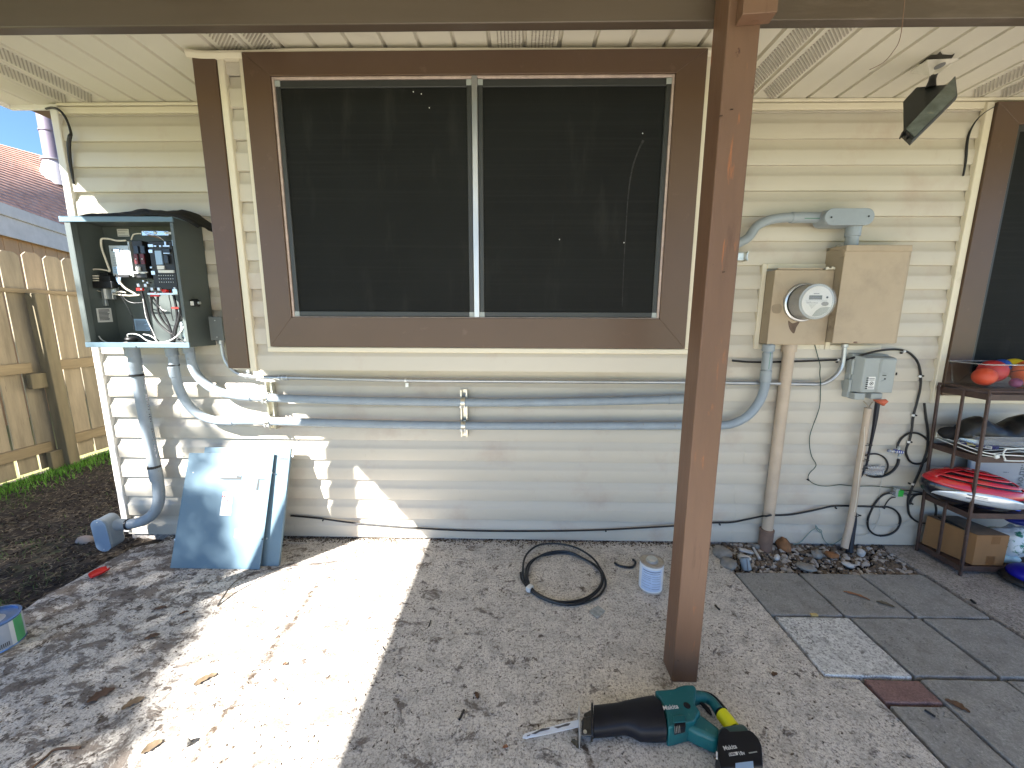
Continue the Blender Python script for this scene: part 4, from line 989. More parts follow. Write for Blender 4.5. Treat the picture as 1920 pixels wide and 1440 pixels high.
for x, yt_, yb__ in ((462, 696, 708), (761, 712, 722)):
    mb = MB(); p = at(x, 705 if x < 500 else 713, Yt); mb.cyl(p-V((.006, 0, 0)), p+V((.006, 0, 0)), .0135, n=12)
    q = at(x+2, (yt_+0) if x < 500 else yb__, Yt+.02); mb.box(q.x-.009, q.x+.009, q.y, q.y+.003, q.z-.012, q.z+.012); mb.cyl(q+V((0, 0, 0)), q+V((0, -.006, 0)), .005, n=8); mb.build('strap', galv_m, t)

# strut channels with clamps
def strut(x0, x1, yt, yb, xt, xb, label, cl):
    t = thing('strut_channel', at((xt+xb)/2, yb, 2.2), label, 'strut', 'strut channels carrying the conduits')
    a = at(xt, yt, 2.185); b = at(xb, yb, 2.185); wd = .0205; mb = MB(); cx = (a.x+b.x)/2
    mb.box(cx-wd, cx-wd+.003, 2.179, 2.212, b.z, a.z); mb.box(cx+wd-.003, cx+wd, 2.179, 2.212, b.z, a.z); mb.box(cx-wd+.003, cx+wd-.003, 2.208, 2.2115, b.z, a.z)
    mb.box(cx-wd+.003, cx-wd+.009, 2.179, 2.182, b.z, a.z); mb.box(cx+wd-.009, cx+wd-.003, 2.179, 2.182, b.z, a.z)
    mb.build('channel', zinc_m, t, bevel=.0008)
    mb = MB()
    for z in (a.z-.03, b.z+.03): mb.lathe([(.011, 0), (.011, .002), (.006, .003), (.005, .007)], (cx, 2.206, z), (0, -1, 0), 14)
    parts(mb, 'washer', white_m, t); mb = MB()
    for z in (a.z-.03, b.z+.03): mb.lathe([(.0032, .006), (.003, .0085)], (cx, 2.206, z), (0, -1, 0), 8)
    parts(mb, 'screw', print_m, t)
    for yc_ in cl:
        p = at((xt+xb)/2, yc_, Yc); p.x = cx; mb = MB(); r_ = .026; rings = []
        for i in range(15):
            an = math.radians(-20+220*i/14); q = V((0, -math.sin(an), math.cos(an)))
            rings.append([p+V((dx, 0, 0))+q*rr for dx, rr in ((-.012, r_), (.012, r_), (.012, r_+.002), (-.012, r_+.002))])
        mb.rings(rings); mb.box(p.x-.012, p.x+.012, p.y-.006, p.y+.030, p.z+.024, p.z+.0265); mb.box(p.x-.012, p.x+.012, p.y-.004, p.y+.030, p.z-.0275, p.z-.025)
        c = mb.build('clamp', zinc_m, t)
        mb = MB(); mb.cyl(p+V((-.018, -.018, -.022)), p+V((.016, -.018, -.022)), .0035, n=8); mb.lathe([(.0065, 0), (.0065, .005)], p+V((-.020, -.018, -.022)), (1, 0, 0), 6); mb.box(p.x-.013, p.x-.009, p.y-.027, p.y-.006, p.z-.030, p.z-.012); mb.box(p.x+.009, p.x+.013, p.y-.027, p.y-.006, p.z-.030, p.z-.012); mb.build('clamp_bolt', galv_m, c)
strut(0, 0, 717, 805, 503, 513, 'left strut channel, its clamps next to the conduit elbows', (745.5, 790))
strut(0, 0, 731, 819, 869, 871.5, 'strut channel under the middle of the window, holding both conduits', (754.5, 798))
t = thing('strut_channel', at(1352, 470, 2.2), 'strut channel behind the wooden post with its end clamp showing', 'strut', 'strut channels carrying the conduits')
a = at(1396, 481, 2.18); MB().box(a.x-.09, a.x+.006, 2.18, 2.212, a.z-.02, a.z+.02).build('channel', zinc_m, t, bevel=.001)
mb = MB(); mb.box(a.x+.006, a.x+.010, 2.16, 2.21, a.z-.024, a.z-.012); mb.box(a.x+.006, a.x+.010, 2.16, 2.21, a.z+.012, a.z+.024); mb.cyl(a+V((.006, -.012, -.018)), a+V((.006, -.012, .018)), .004, n=8); mb.build('clamp', zinc_m, t)
# ------------------------------------------------------------------ meter, disconnect box, cables on the right
def frame_strips(name, x0, x1, z0, z1, wd, Y, parent, sides='LRTB'):
    mb = MB()
    if 'L' in sides: mb.box(x0, x0+wd, Y-.024, Y-.001, z0, z1)
    if 'R' in sides: mb.box(x1-wd, x1, Y-.024, Y-.001, z0, z1)
    if 'T' in sides: mb.box(x0+wd+.0005, x1-wd-.0005, Y-.024, Y-.001, z1-wd, z1)
    if 'B' in sides: mb.box(x0+wd+.0005, x1-wd-.0005, Y-.024, Y-.001, z0, z0+wd)
    return mb.build(name, trim_m, parent, bevel=.003)
mt = thing('meter_box', (1.50, 2.236, 1.24), 'tan meter socket box with a round glass electric meter', 'electric meter')
frame_strips('surround_trim', 1.325, 1.715, 1.208, 1.672, .026, 2.236, mt)
mb = MB(); mb.box(1.352, 1.657, 2.146, 2.234, 1.240, 1.632); mb.build('box', tanside_m, mt, bevel=.003)
mb = MB(); mb.box(1.349, 1.660, 2.138, 2.1455, 1.237, 1.630); mb.build('front_cover', tan_m, mt, bevel=.0025)
MB().box(1.365, 1.60, 2.139, 2.150, 1.6325, 1.640).build('top_lip', tan_m, mt, bevel=.001)
mc = V((1.508, 2.138, 1.462))
ax = (0, -1, 0)
st_m = pm('wet_rust_stain', (.115, .075, .05), .7, var=.3, vs=30)
def patch(pts, Y, m, name, parent):
    P = catmull([at(x, y, Y) for x, y in pts], 5, True); return MB().prism(P, (0, -.0004, 0)).build(name, m, parent, smooth=False)
patch([(1478, 601), (1486, 606), (1499, 603), (1493, 614), (1489, 625), (1483, 621), (1479, 612)], 2.1378, st_m, 'stain', mt)
patch([(1448, 573), (1462, 570), (1466, 578), (1462, 587), (1449, 586)], 2.1378, pm('grey_smudge', (.26, .205, .14), .6, var=.2), 'stain', mt)
meter = MB().lathe([(.0985, 0), (.1, .004), (.1, .016), (.094, .020)], mc, ax, 48).build('meter_ring', galv_m, mt)
MB().lathe([(.0915, .0185), (.092, .022), (.092, .026), (.0915, .028)], mc, ax, 48).build('gasket', black_m, mt)
MB().lathe([(.089, .02), (.089, .10), (.0885, .105)], mc+V((0, 0, 0)), ax, 48).build('meter_body', pm('meter_grey_body', (.38, .38, .37), .3, metal=.5, var=.08, vs=10), mt)
fc = mc+V((0, -.107, 0))
face = MB().lathe([(.076, -.004), (.0765, 0), (.0755, .001)], fc, ax, 48).build('dial_face', white_m, mt)
gl = []
prof = [(.0905, .028), (.0905, .110), (.088, .120), (.081, .1265), (.070, .128), (.0001, .1285)]
g_ = MB(); g_.lathe(prof, mc, ax, 48); glo = g_.build('glass_cover', meterglass_m, mt, ang=60)
yf_ = fc.y-.0016
def fbox(mb, x0, x1, z0, z1, l=.0006): mb.box(fc.x+x0, fc.x+x1, yf_-l, yf_, fc.z+z0, fc.z+z1); return mb
fbox(MB(), -.043, .022, .010, .031, .001).build('display', pm('lcd_grey', (.095, .105, .095), .25, var=.05), face)
text('188.8.88', .013, (fc.x-.036, yf_-.0014, fc.z+.0145), (1, 0, 0), (0, 0, 1), 'digits', print_m, face, .0001)
mb = fbox(MB(), -.06, .05, .0035, .0045); fbox(mb, -.053, .004, -.008, -.0055); 
for k in range(5): fbox(mb, -.04+.004*k, -.005-.004*k, -.016-.005*k, -.0148-.005*k)
fbox(mb, -.022, .006, .038, .041); fbox(mb, -.055, -.03, -.0025, -.0012); mb.build('print', print_m, face)
MB().lathe([(.0055, 0), (.0055, .002)], (fc.x+.047, yf_, fc.z+.021), ax, 16).build('port', black_m, face)
mb = MB().lathe([(.0175, 0), (.017, .003)], (fc.x+.040, yf_, fc.z-.011), ax, 24)
for v_ in mb.v: v_.z = fc.z-.011+(v_.z-(fc.z-.011))*.62
mb.build('grey_button', pm('mid_grey_plastic', (.17, .17, .165), .5), face)
mb = MB(); pts = [V((fc.x+x, yf_+.0004, fc.z+z)) for x, z in ((-.018, -.073), (0, -.045), (.02, -.030), (.05, -.026), (.069, -.028), (.055, -.052), (.03, -.069), (.0, -.075))]
mb.prism(pts, (0, -.0006, 0)); mb.build('grey_field', tele_m, face)
# seal tag on top right of the cover
mb = MB(); c = at(1556, 504, 2.13); 
mb.obb(c, (.024, 0, .002), (0, .005, 0), (0, 0, .004)); mb.obb(c+V((-.016, -.002, .004)), (.008, 0, 0), (0, .005, 0), (0, 0, .006)); mb.obb(c+V((.014, -.002, .004)), (.009, 0, -.002), (0, .005, 0), (0, 0, .006)); parts(mb, 'seal', pm('old_ivory_plastic', (.5, .47, .38), .5, var=.1), mt, bevel=.002)

ds = thing('disconnect_box', (1.82, 2.236, 1.24), 'tall tan disconnect box with a lipped cover right of the meter', 'electrical box')
frame_strips('surround_trim', 1.722, 2.06, 1.206, 1.772, .026, 2.236, ds, 'LTB')
MB().box(1.664, 2.0, 2.094, 2.232, 1.252, 1.742).build('box', tanside_m, ds, bevel=.003)
MB().box(1.658, 1.984, 2.086, 2.0935, 1.249, 1.722).build('front_cover', tan_m, ds, bevel=.003)
MB().hexa((1.655, 2.078, 1.716), (1.988, 2.078, 1.716), (1.988, 2.085, 1.716), (1.655, 2.085, 1.716), (1.658, 2.080, 1.746), (1.985, 2.080, 1.746), (1.985, 2.232, 1.752), (1.658, 2.232, 1.752)).build('rain_hood', tan_m, ds, bevel=.002)
MB().lathe([(.022, 0), (.022, .003)], (1.6565, 2.105, 1.712), (-1, 0, 0), 18).build('hinge_ear', tanside_m, ds)
mb = MB(); p = at(1604, 642, 2.085); mb.ell(p, (.012, .004, .004), 8, 5); mb.build('latch', rustpipe_m, ds)

# beige mast pipe beside the meter conduit
t = thing('standpipe', at(1437, 1028, 2.17), 'beige painted pipe running straight down from the meter box into the gravel', 'pipe')
X_ = at(1478, 660, 2.185).x
MB().cyl((X_, 2.180, .03), (X_+.003, 2.185, 1.245), .0295, n=24).build('pipe_wall', tanpipe_m, t)
MB().lathe([(.036, 0), (.036, .045), (.031, .048)], (X_+.003, 2.185, 1.195), n=24).build('collar', tanpipe_m, t)
MB().lathe([(.0365, 0), (.037, .14), (.0385, .145), (.0385, .158), (.031, .16)], (X_, 2.180, -.03), n=24).build('coupling', rustpipe_m, t)
MB().lathe([(.0300, -.08), (.0300, .005)], (X_, 2.180, -.02), n=24).build('stub', pvcd_m, t)

# grey telecom box
tc = thing('telephone_box', (1.96, 2.236, .92), 'weathered grey plastic telephone box with a small black and white label', 'utility box')
def hull(name, pts, m, parent, bevel=.003):
    bm = bmesh.new(); [bm.verts.new(p) for p in pts]; bmesh.ops.convex_hull(bm, input=bm.verts); 
    mb = MB(); bm.verts.index_update(); mb.v = [v_.co.copy() for v_ in bm.verts]; mb.f = [tuple(v_.index for v_ in f.verts) for f in bm.faces]; bm.free()
    used = sorted({i for f in mb.f for i in f}); ix = {v_: k_ for k_, v_ in enumerate(used)}; mb.v = [mb.v[i] for i in used]; mb.f = [tuple(ix[i] for i in f) for f in mb.f]
    me = mb.build(name, m, parent, ang=25); 
    bm = bmesh.new(); bm.from_mesh(me.data); bmesh.ops.dissolve_limit(bm, angle_limit=.02, verts=bm.verts, edges=bm.edges); bm.to_mesh(me.data); bm.free()
    if bevel: b = me.modifiers.new('bevel', 'BEVEL'); b.width = bevel; b.segments = 2; b.limit_method = 'ANGLE'; b.angle_limit = math.radians(30)
    return me
x0, x1, z0, z1 = 1.885, 2.055, .972, 1.168
hull('cover', [(x0-.022, 2.185, z0+.002), (x1+.008, 2.185, z0+.002), (x1+.008, 2.185, z1+.008), (x0-.022, 2.185, z1+.014), (x0+.004, 2.135, z0+.004), (x1, 2.135, z0+.004), (x1, 2.135, z1), (x0+.004, 2.135, z1-.002)], tele_m, tc, .005)
hull('cover', [(x0+.075, 2.14, z0+.0035), (x1-.001, 2.14, z0+.0035), (x1-.001, 2.14, z1-.004), (x0+.078, 2.14, z1-.002), (x0+.086, 2.126, z0+.006), (x1-.004, 2.126, z0+.006), (x1-.006, 2.126, z1-.006), (x0+.088, 2.126, z1-.006)], tele_m, tc, .004)
hull('base', [(x0-.030, 2.235, z0-.035), (x1-.012, 2.235, z0-.035), (x1+.004, 2.235, z1+.018), (x0-.028, 2.235, z1+.022), (x0-.026, 2.186, z0-.034), (x1-.022, 2.186, z0-.034), (x1+.002, 2.186, z1+.014), (x0-.024, 2.186, z1+.018)], tele_m, tc, .004)
mb = MB()
for za, zb in ((z0+.10, z1-.012), (z0+.002, z0+.070)): mb.box(x0-.037, x0-.024, 2.168, 2.205, za, zb)
parts(mb, 'hinge', tele_m, tc, bevel=.003)
mb = MB(); mb.box(x0-.012, x0+.045, 2.150, 2.20, z0-.040, z0-.002); mb.box(x0+.078, x1-.03, 2.150, 2.20, z0-.036, z0-.002); parts(mb, 'skirt', tele_m, tc, bevel=.004)
MB().lathe([(.008, 0), (.008, .007)], at(1679, 701, 2.15), (.6, -.6, 0), 12).build('latch_knob', black_m, tc)
mb = MB(); p = at(1658.5, 704, 2.1245); mb.box(p.x-.010, p.x+.010, 2.1245, 2.1262, p.z-.002, p.z+.002); p = at(1659.5, 710.5, 2.1245); mb.box(p.x-.004, p.x+.004, 2.1245, 2.1262, p.z-.004, p.z+.004); parts(mb, 'slot', black_m, tc)
def tline(a, b): 
    p, q = at(*a, 2.125), at(*b, 2.125); return MB().tube([p, q], .0014, 6, smooth=False).build('ridge', tele_m, tc)
tline((1651.5, 697), (1664, 701)); tline((1650, 716), (1658, 712.5))
a, b = at(1629, 706.5, 2.1335), at(1638.5, 730, 2.1335); lb_ = MB().box(a.x, b.x, 2.1338, 2.1346, b.z, a.z).build('label', label_m, tc)
a2 = at(1624.5, 707, 2.1335)
mb = MB(); 
for k in range(6): mb.box(a2.x+.002, a.x+.001, 2.1330, 2.1337, b.z+(a.z-b.z)*(k/6+.02), b.z+(a.z-b.z)*((k+.62)/6))
mb.build('barcode_strip', black_m, lb_, smooth=False)
mb = MB(); mb.box(a.x+.004, b.x-.004, 2.1331, 2.1337, a.z-.013, a.z-.009); mb.box(a.x+.004, b.x-.004, 2.1331, 2.1337, a.z-.020, a.z-.0175); mb.box(a.x+.004, b.x-.006, 2.1331, 2.1337, b.z+.006, b.z+.009); mb.box(a.x+.004, b.x-.003, 2.1331, 2.1337, b.z+.012, b.z+.0145); mb.build('print', print_m, lb_, smooth=False)
mb = MB(); c = V(((a.x+b.x)/2+.001, 2.1334, (a.z+b.z)/2-.002)); n_ = 20; rings = []
for k in range(n_): an = 2*math.pi*k/n_; rings.append([c+V((math.cos(an)*r_, dy, math.sin(an)*r_)) for r_, dy in ((.0082, 0), (.0104, 0), (.0104, -.0003), (.0082, -.0003))])
mb.rings(rings, closed=True); mb.obb(c, (.005, 0, .005), (0, .0003, 0), (.0009, 0, -.0009)); mb.obb(c, (.004, 0, -.004), (0, .0003, 0), (.0009, 0, .0009)); mb.build('emblem', black_m, lb_, smooth=False)
# orange flag tape
mb = MB(); P = [at(x, y, Y) for x, y, Y in ((1637, 749, 2.15), (1661, 748.5, 2.13), (1666, 753, 2.12), (1658, 760.5, 2.12))]
mb.add(P, [(0, 1, 2, 3)]); P2 = [at(x, y, Y) for x, y, Y in ((1636, 749.5, 2.155), (1650, 750, 2.115), (1660, 760, 2.11), (1655, 761, 2.13))]; mb.add(P2, [(0, 1, 2, 3)])
o = mb.build('flag_tape', pm('orange_red_tape', (.52, .12, .06), .5, var=.15, vs=30)); o.modifiers.new('s', 'SOLIDIFY').thickness = .0012
tag(o, 'orange tape flag hanging under the grey telephone box', 'tape')
# leaning cable pipe
t = thing('cable_pipe', at(1587, 1020, 2.15), 'narrow beige pipe leaning below the telephone box with cable ties round it', 'pipe')
MB().tube([at(1628, 765, 2.17), at(1608, 890, 2.175), at(1598, 960, 2.17), at(1583, 1027, 2.13)], [.0175, .0175, .0175, .0185], 16).build('pipe_wall', tanpipe_m, t, ang=50)
MB().tube([at(1619, 752, 2.19), at(1627, 762, 2.175), at(1629, 768, 2.17)], .003, 6).build('pull_wire', tanside_m, t)
MB().tube([at(1636, 754, 2.19), at(1631, 761, 2.18), at(1630, 768, 2.17)], .003, 6).build('pull_wire', tanside_m, t)
for x, y, Y in ((1624, 833.5, 2.172), (1618, 862, 2.174), (1616.5, 877, 2.175), (1603.5, 965, 2.168)):
    p = at(x, y, Y); dr = (at(1608, 890, 2.175)-at(1628, 765, 2.17)).normalized(); u_ = V((1, 0, .06)).normalized(); v2 = dr.cross(u_).normalized(); P = [p+V((-.004, 0, 0))+u_*math.cos(a_)*.0215+v2*math.sin(a_)*.0195 for a_ in [2*math.pi*k/16 for k in range(16)]]
    mb = MB().tube(P, .0022, 6, 2, True); mb.obb(p+V((.021, -.008, 0)), (.005, 0, 0), (0, .004, 0), (0, 0, .003)); mb.build('cable_tie', black_m, t)
MB().tube([at(1621, 800, 2.15), at(1619, 840, 2.153), at(1612, 880, 2.15), at(1607, 930, 2.15), at(1602, 960, 2.15)], .0018, 6).build('white_wire', wirew_m, t)

CB = 2.208
def cable(name, label, cat, pts, r, m=None, Y=CB, grp=None, n=8):
    m = m or black_m
    o = MB().tube([at(p[0], p[1], p[2] if len(p) > 2 else Y) for p in pts], r, n, 6).build(name, m)
    return tag(o, label, cat, grp)
def c6(pts, s=3.2722, ox=1440, oy=640): return [(ox+p[0]/s, oy+p[1]/s)+tuple(p[2:]) for p in pts]
tpb = cable('cable', 'thick black cable tapering down behind the leaning beige pipe', 'cable', [(1646, 752, 2.19), (1642, 780, 2.19), (1638, 805, 2.19), (1630, 845, 2.20), (1622, 880, 2.2), (1600, 920, 2.19), (1603, 970, 2.19), (1598, 1000, 2.17), (1593, 1035, 2.15)], [.012, .0115, .009, .006, .005, .006, .010, .014, .017], pm('blue_black_sleeve', (.010, .011, .018), .5))
cable('cable', 'black cable rising over the telephone box and looping down to the blue splitter', 'cable',
      [(1373, 676), (1400, 678.5), (1440, 679), (1510, 677), (1570, 674.5)] + c6([(480, 112, 2.20), (540, 95, 2.18), (620, 72, 2.16), (700, 55, 2.17), (790, 50), (850, 62), (895, 95), (925, 145), (937, 215), (932, 300), (910, 390), (892, 460), (882, 540), (868, 610), (850, 655), (848, 690), (870, 735), (910, 752), (955, 742), (990, 705), (1003, 660, 2.19), (985, 615), (950, 580), (910, 563), (865, 565), (825, 590), (800, 625), (792, 655)]), .0058)
cable('cable', 'black cable dropping from the right window trim down into a double loop', 'cable',
      [(1733, 756)]+c6([(970, 470), (982, 570), (975, 670), (948, 750), (920, 820), (893, 880), (872, 930), (860, 985), (862, 1045), (885, 1085), (930, 1112), (985, 1115), (1020, 1085, 2.195), (1032, 1035, 2.195), (1020, 985, 2.195), (985, 950, 2.195), (930, 938), (890, 955), (868, 1000)]), .0058)
cable('cable', 'black cable circling from the green block back along the wall to the left', 'cable',
      c6([(778, 930), (735, 932), (695, 950), (660, 990), (630, 1045), (612, 1100), (618, 1150), (650, 1182), (692, 1193), (745, 1185), (790, 1155), (812, 1105), (805, 1065), (775, 1032), (735, 1017), (700, 1016), (560, 1012, 2.212), (410, 1010), (330, 1025), (240, 1045), (140, 1063), (30, 1068, 2.206)])+[(1445, 966, 2.14), (1437, 967.5, 2.14), (1428, 968, 2.17), (1400, 974), (1370, 979.5), (1340, 980), (1300, 983), (1265, 986), (1130, 993.5), (1000, 996), (880, 995), (780, 990), (660, 980), (600, 972), (545, 967)], .0055)
cable('cable', 'black cable looping from the clear box round to the blue splitter', 'cable',
      c6([(803, 722), (795, 755), (770, 790), (735, 815), (690, 830), (640, 830), (605, 818, 2.19)]), .0068)
cable('cable', 'short black cable loop bulging right of the leaning pipe', 'cable', c6([(600, 700, 2.19), (630, 692), (675, 693), (715, 715), (735, 752), (728, 790), (700, 818), (670, 826)]), .0045)
cable('cable', 'upper black lead going right from the green block behind the rack', 'cable', c6([(828, 914), (870, 916), (905, 921), (950, 930), (1010, 935)]), .0036)
cable('cable', 'lower black lead going right from the green block', 'cable', c6([(828, 941), (860, 943), (900, 940), (950, 937), (1000, 942)]), .0036)
cable('cable', 'thin black lead curling under the green block', 'cable', c6([(782, 957), (755, 962), (735, 980), (722, 1000), (712, 1016)]), .0028)
cable('ground_wire', 'thin dark green wire wandering down the wall from the meter box', 'wire', c6([(287, 20), (297, 60), (310, 110), (320, 150), (318, 200), (322, 255, 2.165), (322, 300), (318, 390), (300, 455), (275, 520), (257, 580), (255, 640), (268, 705), (294, 752), (285, 778), (258, 805), (246, 835), (262, 862), (310, 884), (370, 888), (440, 880), (500, 886), (560, 889, 2.20), (640, 888), (720, 895), (782, 902)]), .0021, pm('dark_green_wire', (.012, .05, .035), .45))
cable('ground_wire', 'pale green looped wire poking out of the gravel against the wall', 'wire', [(1488, 1021, 2.19), (1500, 1017), (1512, 1005), (1522, 995), (1530, 991), (1538, 993), (1541, 997), (1537, 998), (1531, 992), (1529.5, 985), (1533, 990), (1540, 1000), (1545, 1012), (1552, 1019), (1562, 1020), (1572, 1015), (1582, 1007), (1592, 1003)], .0022, pm('grey_green_wire', (.16, .24, .22), .5))
cable('wire', 'pale grey thin wire hanging below the clear splitter box', 'wire', c6([(700, 830), (692, 880), (682, 950), (684, 1010), (688, 1050), (680, 1090), (662, 1130), (635, 1165), (600, 1185), (560, 1192), (525, 1188)]), .0018, pm('pale_grey_wire', (.42, .41, .38), .5))
cable('wire', 'pale grey thin wire sagging from the leaning pipe to the rack', 'wire', c6([(553, 1072), (590, 1095), (640, 1120), (700, 1135), (760, 1137), (820, 1118), (870, 1098), (925, 1072)]), .0018, MATS['pale_grey_wire'])
cable('cable', 'black cable curling from the soffit corner down beside the left corner trim', 'cable', [(86, 204, 2.21), (98, 202, 2.20), (110, 206, 2.19), (120, 216, 2.195), (128, 232, 2.195), (133, 250, 2.195), (131, 256, 2.19), (129, 270, 2.2), (131, 300, 2.205), (136, 330, 2.21), (138, 345, 2.215)], [.005, .006, .006, .006, .005, .006, .009, .009, .008, .006, .004])
cable('cable', 'black cable running from the soffit down the trim of the right window', 'cable', [(1882, 192, 2.20), (1865, 200, 2.19), (1845, 212, 2.19), (1830, 227, 2.2), (1818, 248, 2.212), (1813, 270, 2.214), (1811, 300, 2.214), (1806, 330, 2.215)], [.002, .002, .002, .003, .005, .006, .005, .004])
# clips
mb0 = None
for i, (x, y, tx, ty) in enumerate(((1696, 659, 1691, 662), (1726, 706, 1731, 705), (1713, 779, 1718, 779), (1704.5, 829, 1709, 829), (1712, 908, 1706, 907), (1572, 675, 1570, 679), (1568, 949, 1568, 953), (1658, 949, 1658, 953), (1651, 1002, 1651, 1005), (1350, 980, 1350, 984), (1708, 943, 1711, 945), (1517, 897, 1516, 900), (605, 973, 605, 976), (1136, 993, 1136, 996))):
    p = at(x, y, 2.204); q = at(tx, ty, 2.205)
    t = thing('cable_clip', p, ['pale cable clip on the black cable above the telephone box', 'pale cable clip on the right bend of the tall black cable', 'pale cable clip a third of the way down the tall black cable', 'pale cable clip inside the upper black cable loop', 'pale cable clip just above the green block cables', 'pale cable clip left of the steel conduit bend', 'dark cable clip right of the beige standpipe on the low cable', 'dark cable clip at the top of the lower left cable loop', 'dark cable clip at the bottom of the lower left cable loop', 'dark cable clip just right of the wooden post on the low cable', 'dark cable clip beside the right hand cable loop', 'dark cable clip at the bend of the thin green wire', 'dark cable clip right of the leaning metal covers', 'dark cable clip in the middle of the low cable'][i], 'cable clip', 'clips holding the cables to the siding')
    m_ = galv_m if i < 6 else black_m
    if i < 6: MB().lathe([(.0075, -.006), (.0080, -.005), (.0080, .005), (.0075, .006)], p+V((0, .004, 0)), (0.08, 0, 1) if i in (1, 2, 3, 4) else (1, 0, 0), 12).build('saddle', white_m, t)
    MB().lathe([(.005, .008), (.005, -.002), (.003, -.004)], q, (0, 1, 0), 10).build('nail', black_m, t)
# blue splitter plug, green block, clear box
t = thing('splitter', at(1682, 848, 2.2), 'blue and clear plastic plug joining two black cables', 'plug')
c = at(1682, 846.5, 2.195); clear_m = pm('clear_plastic', (.75, .78, .80), .15, trans=.75, var=.05, vs=30); blue_m = pm('blue_plastic', (.02, .045, .30), .35, var=.15, vs=60)
MB().obb(c+V((.008, 0, 0)), (.024, 0, -.003), (0, .012, 0), (.001, 0, .009)).build('body', blue_m, t, bevel=.004)
MB().obb(c+V((-.032, -.001, .002)), (.020, 0, -.002), (0, .011, 0), (.001, 0, .008)).build('clear_end', clear_m, t, bevel=.004)
for dx, dz in ((.006, .020), (.018, -.022)):
    MB().lathe([(.0072, -.010), (.008, .010)], c+V((dx, 0, dz)), (.2, 0, 1), 12).build('collar', tele_m, t)
mb = MB()
for k in range(4): mb.obb(c+V((-.012+.012*k, -.013, .002-.001*k)), (.0022, 0, 0), (0, .001, 0), (0, 0, .006))
parts(mb, 'stripe', white_m, t)
t = thing('ground_block', at(1686, 925, 2.2), 'green and grey connector block with cables entering both sides', 'connector')
c = at(1686, 924, 2.195)
MB().obb(c, (.015, 0, 0), (0, .013, 0), (0, 0, .020)).build('body', pm('green_plastic', (.03, .36, .05), .4, var=.15, vs=60), t, bevel=.003)
MB().obb(c+V((-.016, .002, .003)), (.010, 0, 0), (0, .012, 0), (0, 0, .026)).build('bracket', tele_m, t, bevel=.003)
mb = MB()
for dx, dz in ((-.038, .001), (.028, .009), (.028, -.008)): mb.cyl(c+V((dx-.013, 0, dz)), c+V((dx+.013, 0, dz)), .0065, n=12)
parts(mb, 'coax_fitting', MATS['mid_grey_plastic'], t)
t = thing('splice_box', at(1643, 884, 2.2), 'small clear plastic splice box with rusty metal inside behind the cables', 'splice box')
a, b = at(1624, 874, 2.19), at(1656, 891, 2.19)
MB().box(a.x, b.x, 2.185, 2.215, b.z, a.z).build('case', clear_m, t, bevel=.003)
MB().box(a.x+.012, b.x-.012, 2.19, 2.206, (a.z+b.z)/2-.004, (a.z+b.z)/2+.008).build('strip', rustpipe_m, t, bevel=.002)
mb = MB()
for k in range(4): mb.ell((a.x+.02+.016*k, 2.20, a.z-.006), (.006, .006, .005), 8, 5)
parts(mb, 'terminal', alu_m, t)

# ------------------------------------------------------------------ floodlight under the soffit
fl = thing('floodlight', gz(1762, 112, 2.46), 'black square floodlight with dusty glass hanging from a loose white plate', 'floodlight')
A_, B_, C_, D_ = at(1792, 141, 1.83), at(1796, 178, 1.77), at(1711, 262, 1.68), at(1694, 246, 1.745)
ctr = (A_+B_+C_+D_)/4; e1 = ((A_+B_)/2-(C_+D_)/2); e2 = ((A_+D_)/2-(B_+C_)/2); nf = e1.cross(e2).normalized()
if nf.y > 0: nf = -nf
def P4(s_, l): return [ctr+(p-ctr)*s_+nf*l for p in (A_, B_, C_, D_)]
o1, o2 = P4(1.0, .0), P4(1.03, -.022)
MB().hexa(*o2, *o1).build('bezel', sframe_m, fl, bevel=.003)
gi, go = P4(.93, .0015), P4(.93, .004)
MB().hexa(*gi, *go).build('glass', pm('dusty_lens', (.11, .14, .125), .25, var=.4, vs=14, coat=.5, dirt=[((.30, .31, .24), 9, .56, .72)]), fl)
bk = [at(1693, 190, 1.90), at(1717, 164, 1.93), at(1764, 159.5, 1.90), at(1702, 222, 1.84)]
hull('housing', [V(p) for p in P4(.93, -.023)]+bk+[at(1700, 198, 1.95), at(1722, 172, 1.97)], pm('black_housing', (.018, .022, .022), .45, var=.2), fl, .004)
mb = MB(); mb.tube([gz(1752, 136, 2.43), at(1748, 150, 1.88), at(1745, 163, 1.88)], [.014, .012, .018], 12); mb.build('neck', black_m, fl)
pl = [gz(1707, 136, 2.455), gz(1738, 114, 2.462), gz(1799, 111, 2.44), gz(1762, 136, 2.405), gz(1744, 143, 2.405)]
o = MB().prism(pl, (0, 0, .004)).build('mount_plate', pm('dirty_white_plate', (.60, .57, .50), .5, var=.12, vs=20), fl, smooth=False)
p = gz(1762, 123, 2.418); MB().lathe([(.017, 0), (.017, .003)], p, (0.1, -.2, -1), 18).build('plug', MATS['mid_grey_plastic'], fl)
mb = MB(); hp = [gz(x, y, ZTOP-.003) for x, y in ((1722, 121), (1745, 104), (1757, 103), (1763, 97), (1767, 103), (1784, 104), (1790, 101), (1783, 112), (1740, 116))]
mb.prism(hp, (0, 0, .0015)).build('ceiling_hole', pm('hole_dark', (.05, .045, .035), .9), fl, smooth=False)
mb = MB(); p = D_+nf*.0; mb.obb(p+(C_-D_)*.1+(D_-A_)*.03, (D_-A_)*.04, (D_-C_)*.05, nf*.012); mb.obb(p+(C_-D_)*.5+(D_-A_)*.02, (D_-A_)*.03, (D_-C_)*.1, nf*.008); parts(mb, 'corner_lug', black_m, fl)
